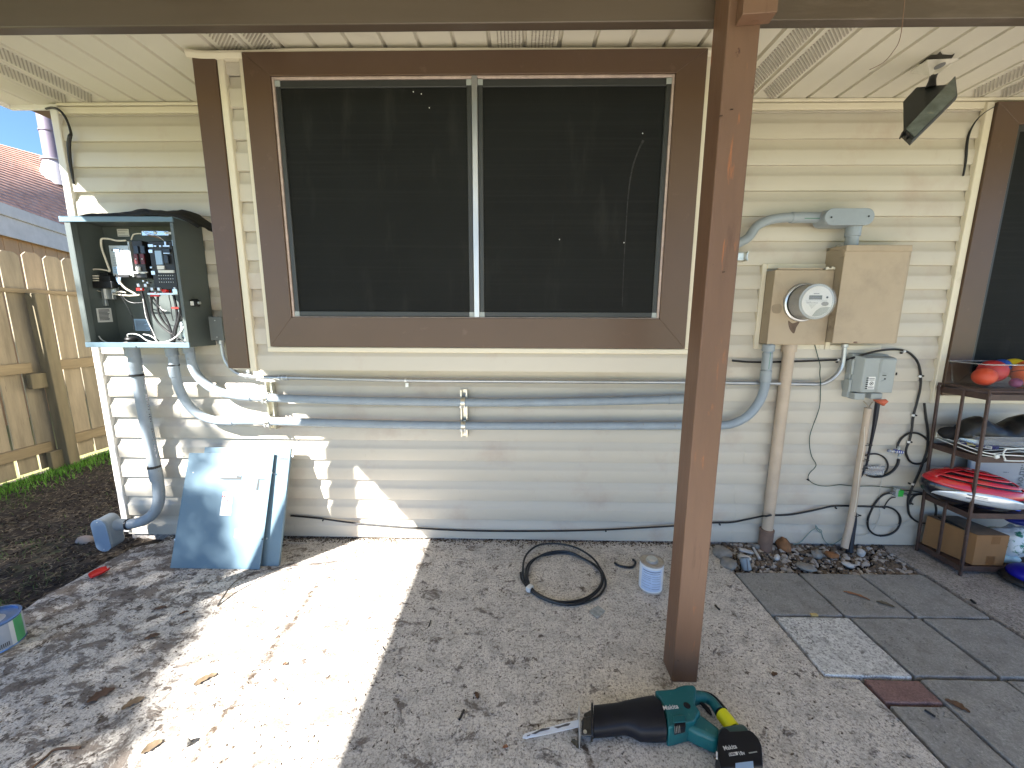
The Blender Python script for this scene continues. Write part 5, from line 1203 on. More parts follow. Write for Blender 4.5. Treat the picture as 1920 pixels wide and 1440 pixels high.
# ------------------------------------------------------------------ storage rack and what stands on it
rk_m = pm('brown_rack_metal', (.062, .036, .028), .55, var=.3, vs=30, dirt=[((.12, .07, .05), 40, .6, .75)])
rack = thing('storage_rack', (2.38, 2.06, 0), 'dark brown metal rack of open shelves standing under the right window', 'rack')
RX, RY0, RY1, RXE = 2.365, 1.95, 2.18, 3.3
h = .0065
def leg(x0, y0, x1, y1, zt): MB().hexa((x0-h, y0-h, 0), (x0+h, y0-h, 0), (x0+h, y0+h, 0), (x0-h, y0+h, 0), (x1-h, y1-h, zt), (x1+h, y1-h, zt), (x1+h, y1+h, zt), (x1-h, y1+h, zt)).build('leg', rk_m, rack, bevel=.003)
leg(2.405, 2.178, 2.357, 2.18, 1.005); leg(2.407, 1.947, 2.362, 1.95, 1.005); leg(RXE, 2.178, RXE, 2.18, 1.005); leg(RXE, 1.947, RXE, 1.95, 1.005)
MB().hexa(*[(x+.39*0+xo, y, z) for x, y, z, xo in ((2.398, 2.055, .06, -h*.8), (2.398, 2.055, .06, h*.8), (2.398, 2.067, .06, h*.8), (2.398, 2.067, .06, -h*.8), (2.36, 2.055, 1.005, -h*.8), (2.36, 2.055, 1.005, h*.8), (2.36, 2.067, 1.005, h*.8), (2.36, 2.067, 1.005, -h*.8))]).build('middle_bar', rk_m, rack, bevel=.002)
for z, xo in ((1.0, .0), (.672, .012), (.360, .024), (.052, .036)):
    mb = MB(); x_ = RX+xo; lip = .026
    mb.box(x_, x_+.004, RY0, RY1, z-lip, z+.004); mb.box(x_+.004, RXE, RY0, RY0+.004, z-lip, z+.004); mb.box(x_+.004, RXE, RY1-.004, RY1, z-lip, z+.004)
    if z < .9: mb.box(x_+.0045, RXE, RY0+.0045, RY1-.0045, z-.006, z-.002)
    else:
        for k in range(14): mb.box(x_+.0045, RXE, RY0+.012+k*.016, RY0+.015+k*.016, z-.004, z-.0005)
    mb.build('shelf', rk_m, rack)
mb = MB(); mb.tube([(2.357, 2.185, .995), (2.356, 2.18, 1.018), (2.356, 2.165, 1.024), (2.36, 1.97, 1.024), (2.362, 1.952, 1.016), (2.362, 1.946, .995)], .006, 8, 5); mb.build('top_rail', rk_m, rack)
MB().tube([(2.362, 1.952, 1.020), (2.7, 1.95, 1.020), (RXE, 1.95, 1.020)], .006, 8, smooth=False).build('top_rail', rk_m, rack)

# clear tub of balls on top
tub_m = pm('clear_tub_plastic', (.97, .97, .97), .03, trans=1, var=0, ior=1.12)
t = thing('plastic_tub', (2.52, 2.07, 1.026), 'clear ribbed plastic tub full of balls on top of the rack', 'tub')
def tubring(x0, x1, y0, y1, z, rr=.03, n=5):
    pts = []
    for cx, cy, a0 in ((x1-rr, y1-rr, 0), (x0+rr, y1-rr, 90), (x0+rr, y0+rr, 180), (x1-rr, y0+rr, 270)):
        for k in range(n+1): a = math.radians(a0+90*k/n); pts.append(V((cx+rr*math.cos(a), cy+rr*math.sin(a), z)))
    return pts
tx0, tx1, ty0, ty1, tz0, tz1 = 2.36, 2.86, 1.975, 2.18, 1.030, 1.150
mb = MB(); rr_ = []
for k in range(17):
    f = k/16; e = .018*f+(.0012 if k % 2 else -.0012); rr_.append(tubring(tx0+.03-e, tx1-.03+e, ty0+.012-e*.6, ty1-.012+e*.6, tz0+(tz1-tz0)*f))
mb.rings([rr_[0]], caps=False); mb = MB(); mb.rings(rr_, caps=False); b = len(mb.v); mb.f.append(tuple(range(len(rr_[0])))); 
o = mb.build('tub_wall', tub_m, t, ang=60); s_ = o.modifiers.new('s', 'SOLIDIFY'); s_.thickness = .0006
rim = [p for p in tubring(tx0+.004, tx1-.004, ty0+.0, ty1-.0, tz1+.001)]
MB().tube(rim, .003, 6, 1, True).build('rim', MATS['clear_plastic'], t)
def ball(x, y, z, r, m, label, seam=None):
    if seam:
        t = thing('ball', (x, y, z-r), label, 'ball', 'balls in the clear tub'); MB().ell((x, y, z), (r, r, r), 32, 20).build('cover', m, t, ang=80)
        mb = MB()
        for n_ in seam:
            n_ = V(n_).normalized(); u_ = n_.orthogonal().normalized(); v_ = n_.cross(u_); mb.tube([V((x, y, z))+(u_*math.cos(a)+v_*math.sin(a))*(r+.0002) for a in [2*math.pi*k/24 for k in range(24)]], .0016, 6, 2, True)
        mb.build('seam', black_m, t)
    else: tag(MB().ell((x, y, z), (r, r, r), 28, 16).build('ball', m, ang=80), label, 'ball', 'balls in the clear tub')
orb = pm('orange_red_ball', (.62, .075, .03), .4, var=.06); redb = pm('deep_red_ball', (.42, .025, .03), .4, var=.08); blb = pm('blue_ball', (.01, .07, .32), .35, var=.06); ylb = pm('yellow_ball', (.62, .48, .02), .4, var=.06); bsk = pm('orange_basketball', (.64, .12, .035), .5, var=.06)
ball(2.432, 2.045, 1.082, .046, orb, 'orange red ball at the left end of the clear tub')
ball(2.515, 2.085, 1.105, .058, redb, 'large deep red ball rising above the tub rim')
ball(2.605, 2.125, 1.128, .038, blb, 'blue ball peeping over the rim of the clear tub')
ball(2.672, 2.125, 1.120, .050, ylb, 'yellow ball at the right edge of the photo in the tub')
ball(2.672, 2.052, 1.100, .068, bsk, 'orange ball with thin black seams in the clear tub', [(1, .3, .9), (.2, .3, 1), (1, -.5, -.2)])
ball(2.555, 2.01, 1.056, .024, pm('purple_ball', (.20, .03, .12), .4), 'small purple ball low in the clear tub')
MB().add([(2.30, 2.12, 1.158), (2.38, 2.17, 1.152), (2.40, 1.985, 1.151), (2.38, 2.0, 1.150)], [(0, 1, 2, 3)]).build('loose_lid', MATS['clear_plastic'], t)

# white wire dish rack on the upper shelf and the things on it
ww = pm('white_coated_wire', (.66, .68, .64), .35, var=.05)
t = thing('wire_rack', (2.6, 2.03, .69), 'white coated wire dish rack lying on the upper shelf', 'wire rack')
def W3(pts, r=.0028, nm='wire', par=None): return MB().tube([V(p) for p in pts], r, 7, 4).build(nm, ww, par or t)
wz = .692
W3([at(1757, 817, 2.17), at(1790, 828, 2.07), at(1830, 843, 1.98), at(1860, 851, 1.945), at(1920, 855, 1.93), at(1990, 858, 1.93)], .0032, 'rim_wire')
W3([at(1757, 822, 2.17), at(1790, 835, 2.07), at(1830, 850, 1.98), at(1872, 858, 1.94)], .0026, 'rim_wire')
W3([at(1755, 820, 2.17), at(1758, 809, 2.17), at(1765, 808, 2.17)], .0028, 'rim_wire')
for k in range(7):
    f = k/6; W3([at(1765+16*k, 819+5.2*k, 2.15-.035*k), at(1830+14*k, 823+4*k, 2.14-.03*k), at(1925, 826+4.5*k, 2.12-.02*k)], .0016, 'cross_wire')
W3([at(1990, 841, 1.92), at(1893, 841, 1.92), at(1886, 843, 1.92), at(1881, 851, 1.92), at(1885, 861, 1.92), at(1892, 864, 1.92), at(1990, 865, 1.92)], .0034, 'handle_wire')
mb = MB(); mb.obb(at(1869, 856, 1.935), (.010, 0, .003), (0, .006, 0), (-.003, 0, .010)); mb.build('clip', ww, t, bevel=.004)
t2 = thing('carton', at(1830, 835, 2.05), 'long flat navy blue carton with yellow and white stickers on the wire rack', 'carton')
a, b, c = at(1800, 824, 2.10), at(1868, 838, 1.985), at(1868, 846, 1.985)
u_ = (b-a); nrm_ = V((-u_.y, u_.x, 0)).normalized(); nrm_ = nrm_ if nrm_.y > 0 else -nrm_
MB().hexa(a-V((0, 0, .022)), b-V((0, 0, .022)), b-V((0, 0, .022))+nrm_*.05, a-V((0, 0, .022))+nrm_*.05, a, b, b+nrm_*.05, a+nrm_*.05).build('box', pm('navy_carton', (.03, .03, .14), .5, var=.1), t2, bevel=.001)
def stick(f0, f1, m, nm, rows=0):
    p, q = a.lerp(b, f0)-nrm_*.001, a.lerp(b, f1)-nrm_*.001; mb = MB(); mb.hexa(p-V((0, 0, .019)), q-V((0, 0, .019)), q-V((0, 0, .019))+nrm_*.0006, p-V((0, 0, .019))+nrm_*.0006, p-V((0, 0, .002)), q-V((0, 0, .002)), q-V((0, 0, .002))+nrm_*.0006, p-V((0, 0, .002))+nrm_*.0006)
    o = mb.build(nm, m, t2, smooth=False); mb = MB()
    for k in range(rows):
        s0, s1 = p.lerp(q, .15), p.lerp(q, .85); z = V((0, 0, .007+.0035*k)); e = nrm_*.0004; mb.hexa(s0-z-e, s1-z-e, s1-z, s0-z, s0-z+V((0, 0, .0018))-e, s1-z+V((0, 0, .0018))-e, s1-z+V((0, 0, .0018)), s0-z+V((0, 0, .0018)))
    if rows: mb.build('print', print_m, o, smooth=False)
stick(.22, .46, pm('yellow_sticker', (.62, .52, .03), .5), 'sticker', 2); stick(.72, .90, label_m, 'sticker', 3)
# clear container and the black bag heaped in it
t = thing('container', at(1870, 820, 2.08), 'shallow clear plastic container on the wire rack under a black bag', 'container')
mb = MB(); rr_ = [tubring(2.42+.012*(1-k/5), 2.90, 2.0+.01*(1-k/5), 2.17, .715+.055*k/5, .02) for k in range(6)]; mb.rings(rr_, caps=False); mb.f.append(tuple(range(len(rr_[0])))); mb.build('wall', MATS['clear_plastic'], t, ang=60)
mb = MB(); n_, m_ = 30, 12; rings = []
for i in range(n_+1):
    f = i/n_; x = 2.395+.44*f; pr = min(1, (min(f, 1-f)*5.5)**.5); hh = (.085+.035*math.sin(f*9+.4)+.02*mn.noise(V((f*9, 0, 0))))*pr
    ring = []
    for k in range(m_):
        a_ = 2*math.pi*k/m_; y = 2.085+.078*math.cos(a_)*(.35+.65*pr); z = .76+max(0, math.sin(a_))*hh+min(0, math.sin(a_))*.02
        q = .014*mn.noise(V((x*22, y*26, z*22))); ring.append(V((x, y+q, z+q)))
    rings.append(ring)
mb.rings(rings)
o = mb.build('black_bag', pm('black_nylon', (.012, .012, .011), .42, var=.4, vs=12, bump=.6, bs=35), ang=80); tag(o, 'crumpled black nylon bag heaped on the clear container', 'bag')
sb = o.modifiers.new('s', 'SUBSURF'); sb.levels = 1; sb.render_levels = 1
mb = MB(); mb.ell(at(1782, 812, 2.12)+V((0, 0, .0)), (.055, .045, .036), 18, 10)
for i in range(len(mb.v)): mb.v[i] += V((0, 0, .006))*mn.noise(mb.v[i]*30)
mb.ell(at(1808, 812, 2.11), (.035, .03, .022), 12, 8)
tag(mb.build('black_mesh_pouch', blackf_m, ang=80), 'small round black mesh pouch at the left end of the upper shelf', 'pouch')

# helmet on the middle shelf
hm = thing('helmet', (2.47, 2.03, .36), 'glossy red and black cycling helmet with a silver side band on the middle shelf', 'helmet')
hc = V((2.475, 2.035, .452)); rot = Matrix.Rotation(R(-14), 3, 'Z') @ Matrix.Rotation(R(7), 3, 'Y')
hr = V((.228, .112, .118))
def hell(u, v_, s_=1.0): # surface point: u longitude deg (0 = +x), v latitude deg
    a_, b_ = R(u), R(v_); return hc+rot @ V((hr.x*s_*math.cos(b_)*math.cos(a_), hr.y*s_*math.cos(b_)*math.sin(a_), hr.z*s_*math.sin(b_)*(1.0 if v_ > 0 else .85)))
gloss_red = pm('glossy_red_shell', (.50, .010, .016), .18, var=.12, vs=8, coat=.7); gloss_blk = pm('glossy_black_shell', (.010, .010, .014), .22, var=.2, coat=.4); silver = pm('silver_foil', (.70, .75, .78), .22, metal=.55, var=.12, vs=20)
def patchh(u0, u1, v0f, v1f, s_, name, m, nu=28, nv=6):
    mb = MB(); out, inn = [], []
    for j in range(nv+1):
        for i in range(nu+1):
            u_ = u0+(u1-u0)*i/nu; v0, v1 = v0f(i/nu), v1f(i/nu); out.append(hell(u_, v0+(v1-v0)*j/nv, s_))
    mb.v = out; mb.f = [(j*(nu+1)+i, j*(nu+1)+i+1, (j+1)*(nu+1)+i+1, (j+1)*(nu+1)+i) for j in range(nv) for i in range(nu)]
    o = mb.build(name, m, hm, ang=70); sd = o.modifiers.new('s', 'SOLIDIFY'); sd.thickness = .004; sd.offset = -1; return o
mb = MB(); mb.rings([[hell(u_, v_, .985) for u_ in range(0, 360, 10)] for v_ in range(-88, 89, 8)]); mb.build('liner', gloss_blk, hm, ang=80)
patchh(0, 360, lambda f: 14+6*math.sin(math.radians(f*360)), lambda f: 30, 1.02, 'shell_band', gloss_red, 60, 4)
for k_, (a0, a1) in enumerate(((186, 352), (14, 166))):
    for (v0, v1, ins) in ((35, 46, 8), (52, 63, 14), (68, 88, 22)):
        patchh(a0+ins, a1-ins, lambda f, v0=v0: v0, lambda f, v0=v0, v1=v1: v0+(v1-v0)*(.35+.65*math.sin(math.pi*f)), 1.03, 'shell_rib', gloss_red, 30, 3)
patchh(-22, 22, lambda f: 26, lambda f: 82, 1.022, 'shell_nose', gloss_red, 10, 8)
patchh(158, 202, lambda f: 26, lambda f: 82, 1.022, 'shell_tail', gloss_red, 10, 8)
sv = patchh(205, 338, lambda f: -22+3*f, lambda f: -22+3*f+(34*math.sin(math.pi*f)**.7), 1.03, 'side_band', silver, 34, 5)
def hq(u0, u1, v0, v1, name, m, par): 
    P = [hell(u0, v0, 1.034), hell((u0+u1)/2, v0, 1.034), hell(u1, v0, 1.034), hell(u1, v1, 1.034), hell((u0+u1)/2, v1, 1.034), hell(u0, v1, 1.034)]
    return MB().add(P, [(0, 1, 4, 5), (1, 2, 3, 4)]).build(name, m, par, smooth=False)
hq(247, 252, -9, 4, 'flag_mark', print_m, sv); hq(252.5, 268, 1.5, 3.2, 'print', print_m, sv); hq(252.5, 268, -1.6, -.2, 'print', print_m, sv); hq(250, 272, -8.5, -7, 'print', print_m, sv)
tag(MB().lathe([(.020, 0), (.022, .004), (.020, .035), (.0, .036)], (2.690, 2.005, .362), n=20).build('blue_cup', pm('bright_blue_plastic', (.01, .09, .62), .4)), 'small bright blue cap beside the helmet on the middle shelf', 'cap')
# translucent storage bin behind
t = thing('storage_bin', (2.8, 2.3, .36), 'large translucent storage bin with vertical lettering behind the helmet', 'storage bin')
bin_m = pm('translucent_bin', (.36, .40, .45), .35, var=.08, vs=5, trans=.15)
pA, pB = V((2.60, 2.155, .40)), V((3.2, 2.06, .40)); bd = (pB-pA).normalized(); bn = V((bd.y, -bd.x, 0)); zb_ = .368
MB().hexa(V((2.60, 2.155, zb_)), V((3.2, 2.075, zb_)), V((3.2, 2.172, zb_)), V((2.605, 2.172, zb_)), V((2.575, 2.150, .632)), V((3.2, 2.06, .62)), V((3.2, 2.174, .62)), V((2.58, 2.174, .632))).build('tub', bin_m, t, bevel=.008, seg=3)
MB().obb(V((2.62, 2.141, .50)), (.004, 0, .0), (0, .002, 0), (0, 0, .10)).build('rib', bin_m, t, bevel=.001)
o_ = V((2.822, 2.117, .60)); text('Catrow Ani', .052, o_, (.0, -.02, -1), (1, -.13, 0), 'lettering', pm('faded_print', (.13, .15, .17), .6), t, .0003)
text('i', .04, V((2.745, 2.127, .53)), (0, 0, -1), (1, -.13, 0), 'lettering', MATS['faded_print'], t, .0003)
tag(MB().lathe([(.0, 0), (.036, 0), (.038, .05), (.034, .085), (.0, .095)], (2.86, 2.03, .362), n=20).build('teal_jar', pm('teal_plastic', (.01, .28, .32), .4)), 'teal plastic jar at the right edge in front of the bin', 'jar')
# cardboard box on the bottom shelf
t = thing('cardboard_box', (2.53, 2.06, .056), 'brown cardboard box taped shut on the bottom shelf of the rack', 'box')
card = pm('cardboard', (.235, .122, .048), .8, var=.08, vs=6, bump=.15, bs=150, stretch=(1, 1, .3), dirt=[((.24, .13, .05), 4, .6, .8)])
cardd = pm('cardboard_top_dirty', (.17, .13, .095), .85, var=.25, vs=14)
bx0, bx1, by0, by1, bz0, bz1 = 2.432, 2.598, 1.962, 2.172, .056, .232
MB().hexa((bx0+.045, by0, bz0), (bx1+.045, by0, bz0), (bx1, by1, bz0), (bx0-.015, by1, bz0), (bx0+.04, by0, bz1), (bx1+.045, by0, bz1), (bx1, by1, bz1), (bx0-.012, by1, bz1)).build('carton', card, t, bevel=.0015)
MB().add([(bx0+.042, by0+.002, bz1+.0015), (bx1+.043, by0+.002, bz1+.0015), (bx1-.002, by1, bz1+.0015), (bx0-.010, by1, bz1+.0015)], [(0, 1, 2, 3)]).build('top_flap', cardd, t, smooth=False)
MB().hexa((bx0+.02, by0+.05, bz1+.002), (bx0+.028, by0+.05, bz1+.002), (bx0+.045, by1-.03, bz1+.002), (bx0+.02, by1-.03, bz1+.002), (bx0+.02, by0+.05, bz1+.010), (bx0+.024, by0+.05, bz1+.010), (bx0+.040, by1-.03, bz1+.012), (bx0+.018, by1-.03, bz1+.012)).build('flap_gap', black_m, t)
tape_m = pm('brown_tape', (.17, .08, .03), .3, var=.08)
MB().box(2.545, 2.590, by0-.0008, by0-.0003, bz0+.001, bz0+.055).build('tape', tape_m, t); MB().box(2.552, 2.598, by0-.0008, by0-.0003, bz1-.05, bz1-.008).build('tape', pm('tape_shine', (.20, .10, .04), .25), t)
# plastic sacks right of the box
def sack(c, r, m, label, seed, name='plastic_sack'):
    mb = MB(); mb.ell(c, r, 26, 16)
    for i in range(len(mb.v)):
        d = mb.v[i]-V(c); mb.v[i] += d*(.35*mn.noise(d*14+V((seed, 0, 0)))+.22*mn.noise(d*38+V((0, seed, 0))))
    return tag(mb.build(name, m, ang=60), label, 'plastic sack')
sk = pm('white_green_sack', (.55, .60, .62), .3, var=.1, vs=10, dirt=[((.02, .15, .09), 13, .52, .56), ((.04, .10, .14), 21, .62, .65)])
sack((2.76, 2.04, .155), (.105, .07, .085), sk, 'crumpled white and green plastic sack right of the cardboard box', 3)
sack((2.70, 2.00, .080), (.06, .03, .022), pm('pale_blue_sack', (.30, .45, .50), .35, var=.3, vs=20), 'small pale blue plastic bag tucked beside the cardboard box', 8)
t = thing('toy', (2.80, 2.03, .26), 'navy and yellow plastic toy piled on the sack at the right edge', 'toy')
MB().ell((2.80, 2.04, .285), (.09, .06, .030), 20, 10).build('navy_part', pm('navy_plastic', (.008, .012, .12), .4), t); MB().ell((2.815, 2.005, .310), (.06, .03, .018), 20, 10).build('yellow_part', ylb, t)
t = thing('ball', gz(1925, 1085, 0), 'dark blue play ball in a black ring on the ground by the rack', 'ball')
p = gz(1925, 1086, .04); MB().ell((p.x+.02, p.y, .062), (.085, .085, .05), 28, 16).build('ball_top', pm('ultramarine_ball', (.006, .006, .25), .35), t, ang=80)
MB().ell((p.x+.01, p.y+.005, .03), (.10, .10, .03), 28, 10).build('dark_ring', black_m, t, ang=80)

# ------------------------------------------------------------------ loose things on the patio
# black cable coil
t = thing('cable_coil', gz(1057, 1080), 'coil of black cable lying on the concrete held by white tape', 'cable coil')
def c8(pts): return [(960+p[0]/8, 1000+p[1]/8, p[2]) for p in pts]
coil = c8([(130, 590, .012), (150, 700, .01), (250, 830, .01), (420, 960, .01), (640, 1040, .008), (880, 1070, .008), (1120, 1030, .008), (1310, 930, .008), (1400, 780, .01), (1385, 640, .012), (1320, 520, .016), (1240, 400, .02), (1120, 300, .026), (960, 215, .03), (780, 165, .03), (600, 152, .03), (420, 170, .028), (290, 240, .024), (205, 340, .02), (170, 460, .016), (165, 600, .014), (200, 730, .014), (300, 860, .016), (480, 970, .016), (700, 1045, .016), (900, 1062, .014), (1080, 1010, .012), (1240, 910, .010), (1340, 790, .010), (1365, 650, .012), (1320, 560, .016), (1200, 450, .010), (1060, 370, .009), (900, 310, .009), (740, 295, .009), (580, 310, .009), (430, 340, .009), (310, 400, .009), (235, 480, .010), (205, 580, .012), (215, 700, .018), (290, 820, .020), (420, 925, .018), (620, 1010, .018), (820, 1030, .016), (1020, 1000, .014), (1180, 930, .012), (1300, 820, .014), (1350, 700, .018), (1330, 580, .022), (1240, 470, .020), (1080, 380, .018), (900, 290, .018), (740, 268, .018), (560, 285, .016), (400, 350, .014), (290, 440, .013), (240, 560, .016), (235, 680, .02), (270, 780, .022)])
MB().tube([gz(*p) for p in coil], .0058, 8, 4).build('cable', pm('glossy_black_cable', (.012, .012, .014), .28, var=.1), t)
p = gz(993, 1103, .016); MB().obb(p, V((.010, -.008, 0)), V((.011, .014, 0)), (0, 0, .012)).build('tape', white_m, t, bevel=.003)
o = MB().tube([gz(*q) for q in c8([(1540, 440, .008), (1590, 475, .008), (1670, 500, .008), (1760, 508, .008), (1820, 495, .008), (1850, 450, .008), (1840, 410, .008), (1810, 390, .009)])], .0065, 8).build('cable_offcut', MATS['glossy_black_cable']); tag(o, 'short curved black cable offcut between coil and white can', 'cable offcut')
o = MB().prism([gz(x, y, .004) for x, y in ((1104.5, 1146), (1121, 1136), (1135, 1146), (1120, 1160))], (0, 0, .003)).build('plastic_wrapper', pm('silvery_wrapper', (.50, .52, .50), .2, trans=.4, var=.3, vs=60)); tag(o, 'small crumpled clear plastic wrapper on the concrete below the coil', 'wrapper')
# white can of cement
t = thing('glue_can', gz(1219, 1101), 'small white labelled can with a screw cap on the concrete near the post', 'can')
cx, cy = .688, 1.815; 
MB().lathe([(.0575, 0), (.0595, .003), (.0575, .007), (.0575, .148), (.0598, .151), (.0598, .156), (.0565, .157), (.055, .152), (.0001, .152)], (cx, cy, 0), n=40).build('can_wall', pm('dull_tin', (.42, .38, .33), .5, metal=.5, var=.2, vs=40), t)
MB().lathe([(.0583, .010), (.0583, .146)], (cx, cy, 0), n=40).build('paper_label', pm('white_can_label', (.66, .69, .72), .4, var=.04, vs=10), t)
def cyl_patch(cx, cy, r, a0, a1, z0, z1, name, m, par, n=10):
    P = []
    for z in (z0, z1):
        for k in range(n+1): a = math.radians(a0+(a1-a0)*k/n); P.append(V((cx+r*math.cos(a), cy+r*math.sin(a), z)))
    return MB().add(P, [(k, k+1, n+2+k, n+1+k) for k in range(n)]).build(name, m, par)
lp = cyl_patch(cx, cy, .0587, 200, 305, .018, .136, 'label_panel', pm('pale_blue_panel', (.46, .56, .72), .4, var=.08, vs=60), t)
for k, (a0, a1, z, hh) in enumerate(((208, 298, .122, .006), (212, 295, .112, .003), (206, 250, .098, .002), (256, 300, .098, .002), (206, 252, .088, .002), (256, 298, .086, .002), (206, 249, .078, .002), (256, 300, .074, .002), (206, 252, .062, .002), (256, 299, .058, .002), (206, 246, .048, .002), (256, 300, .044, .002), (206, 250, .034, .002), (256, 296, .030, .003))):
    cyl_patch(cx, cy, .0590, a0, a1, z, z+hh, 'print', pm('blue_grey_print', (.20, .24, .34), .6), lp)
MB().lathe([(.026, .1525), (.0255, .1645), (.0235, .1665), (.0001, .168)], (cx-.0, cy, 0), n=30).build('screw_cap', galv_m, t); MB().lathe([(.031, .1522), (.030, .156), (.026, .1565)], (cx, cy, 0), n=30).build('neck_ring', alu_m, t)
# paint can at the left edge
t = thing('paint_can', (-2.20, 1.40, 0), 'opened paint can with white and green label at the left edge', 'paint can')
cx, cy, cr, chh = -2.205, 1.385, .088, .122
MB().lathe([(cr-.003, 0), (cr+.001, .003), (cr-.001, .007), (cr-.001, chh-.004), (cr+.002, chh-.002), (cr+.002, chh+.002), (cr-.006, chh+.003), (cr-.008, chh-.006), (cr-.020, chh-.007), (.0001, chh-.010)], (cx, cy, 0), n=44).build('can_wall', pm('blue_steel_lid', (.16, .27, .48), .25, metal=.5, var=.1), t)
MB().lathe([(cr-.0002, .009), (cr-.0002, chh-.008)], (cx, cy, 0), n=44).build('paper_label', pm('grey_can_label', (.40, .42, .46), .5, var=.05), t)
cyl_patch(cx, cy, cr+.0003, 8, 36, .009, chh-.008, 'green_stripe', pm('green_label', (.08, .34, .13), .5, var=.1), t)
cyl_patch(cx, cy, cr+.0003, -2, 8, .009, chh-.008, 'white_stripe', white_m, t)
for k in range(9): cyl_patch(cx, cy, cr+.0006, -36+3.4*k, -34+3.4*k, .018, .036, 'barcode', print_m, t, 2)
mb = MB()
for k in range(3): mb.cyl((cx-.02+.02*k, cy-.01, chh-.004), (cx-.045+.02*k, cy+.03, chh+.010), .009, n=10)
parts(mb, 'stub', pm('pale_cork', (.5, .40, .30), .8, var=.2), t)
# red scoop fragment
mb = MB(); n_ = 12; rows = []
P0, P1 = gz(170, 1085, .004), gz(204, 1069, .006); d = (P1-P0); s_ = V((-d.y, d.x, 0)).normalized()
for j in range(7):
    f = j/6; w_ = .033*(math.sin(math.pi*(.15+.75*f))**.6) if f < .99 else .017
    rows.append([P0+d*f+s_*(w_*math.cos(math.pi*k/n_))+V((0, 0, .022-.020*math.sin(math.pi*k/n_))) for k in range(n_+1)])
mb.v = [p for r_ in rows for p in r_]; mb.f = [(j*(n_+1)+k, j*(n_+1)+k+1, (j+1)*(n_+1)+k+1, (j+1)*(n_+1)+k) for j in range(6) for k in range(n_)]
o = mb.build('plastic_scoop', red_m, ang=60); o.modifiers.new('s', 'SOLIDIFY').thickness = .002; tag(o, 'broken bright red plastic scoop on the slab near the soil', 'plastic scoop')
# wire, twigs, leaves, offcuts
wm = pm('dull_grey_wire', (.10, .085, .075), .5)
o = MB().tube([gz(x, y, z) for x, y, z in ((681, 1056.5, .004), (650, 1053, .003), (615, 1054.5, .003), (570, 1058, .004), (520, 1065, .006), (480, 1073, .004), (462, 1079, .003), (442, 1090, .003), (425, 1108, .003), (408, 1134, .003), (414, 1131, .003), (440, 1112, .003), (470, 1095, .003), (503, 1077, .004), (540, 1066, .005), (600, 1056, .004), (657, 1047.5, .003))], .0019, 6).build('bent_wire', wm); tag(o, 'long thin bent wire lying on the sunlit concrete by the leaning covers', 'wire')
leafm = pm('dead_leaf_brown', (.11, .062, .035), .75, var=.35, vs=60, bump=.4, bs=90); leafr = pm('dead_leaf_rust', (.28, .13, .06), .7, var=.25, vs=60)
def leaf(px, py, l, wd, ang, m, label, curl=.004, name='dead_leaf'):
    c = gz(px, py, .003); d = V((math.cos(ang), math.sin(ang), 0)); s_ = V((-d.y, d.x, 0)); n_ = 9; mb = MB(); P = []
    for i in range(n_+1):
        f = i/n_; ww_ = wd*math.sin(math.pi*(.06+.9*f))**.6*(1+.9*mn.noise(V((f*7, px, 0)))); bend = s_*(.12*l*math.sin(f*3))
        for k in (-1, 0, 1): P.append(c+d*l*(f-.5)+bend+s_*ww_*k*.5+V((0, 0, curl*(abs(k))+.002*mn.noise(V((f*5, k, py))))))
    mb.v = P; mb.f = [(i*3+k, i*3+k+1, i*3+k+4, i*3+k+3) for i in range(n_) for k in range(2)]
    return tag(mb.build(name, m, ang=50), label, 'leaf', 'dead leaves scattered on the patio')
leaf(1606, 1118, .10, .018, R(-38), leafr, 'long rust brown leaf lying on the middle back paver')
leaf(1660, 1134, .065, .026, R(-35), pm('olive_dead_leaf', (.10, .085, .06), .8, var=.3, vs=50), 'olive grey leaf at the tip of the long rust one')
leaf(1795, 1325, .06, .030, R(-50), leafm, 'dark curled leaf at the joint left of the large nearest pavers')
leaf(1453, 1265, .03, .016, R(20), leafm, 'small dark leaf on the slab left of the pavers', .002)
leaf(893, 1305, .030, .016, R(-60), leafm, 'oval brown leaf on the shaded concrete before the saw')
leaf(1078, 1396, .03, .02, R(-50), MATS['olive_dead_leaf'], 'olive leaf on the concrete under the saw blade')
leaf(948, 1402, .018, .011, R(10), leafr, 'tiny rust leaf near the bottom edge of the photo')
leaf(535, 1246, .016, .016, R(30), leafm, 'crumpled maroon leaf alone on the sunlit concrete')
leaf(190, 1305, .07, .04, R(50), leafm, 'big dark leaf clump in the shade at the lower left')
leaf(285, 1195, .05, .03, R(35), leafm, 'dark leaf clump in the shade right of the red scoop')
leaf(250, 1320, .06, .03, R(48), pm('tan_dead_leaf', (.12, .085, .05), .8, var=.3, vs=50), 'tan leaf clump at the edge of the sunlight')
leaf(385, 1275, .07, .028, R(45), MATS['tan_dead_leaf'], 'long tan leaf clump on the bright concrete at the left')
leaf(285, 1402, .05, .03, R(50), MATS['tan_dead_leaf'], 'tan leaf scrap near the bottom of the sunlit patch')
leaf(300, 1142, .05, .026, R(20), leafm, 'dark leaf clump below the leaning covers')
leaf(345, 1150, .035, .018, R(40), leafm, 'small dark leaf right of the clump below the covers')
leaf(494, 1145, .014, .008, R(60), leafr, 'tiny reddish leaf beside the bent wire end')
def bit(x0, y0, x1, y1, r, m, label, name='wire_offcut'):
    o = MB().tube([gz(x0, y0, r), gz(x1, y1, r)], r, 8, smooth=False).build(name, m); return tag(o, label, 'wire offcut', 'short black offcuts dropped on the ground')
bit(870, 1331, 861, 1349, .004, black_m, 'black wire offcut on the concrete left of the saw')
bit(808, 1163, 804, 1174, .003, black_m, 'black wire offcut on the concrete below the window middle')
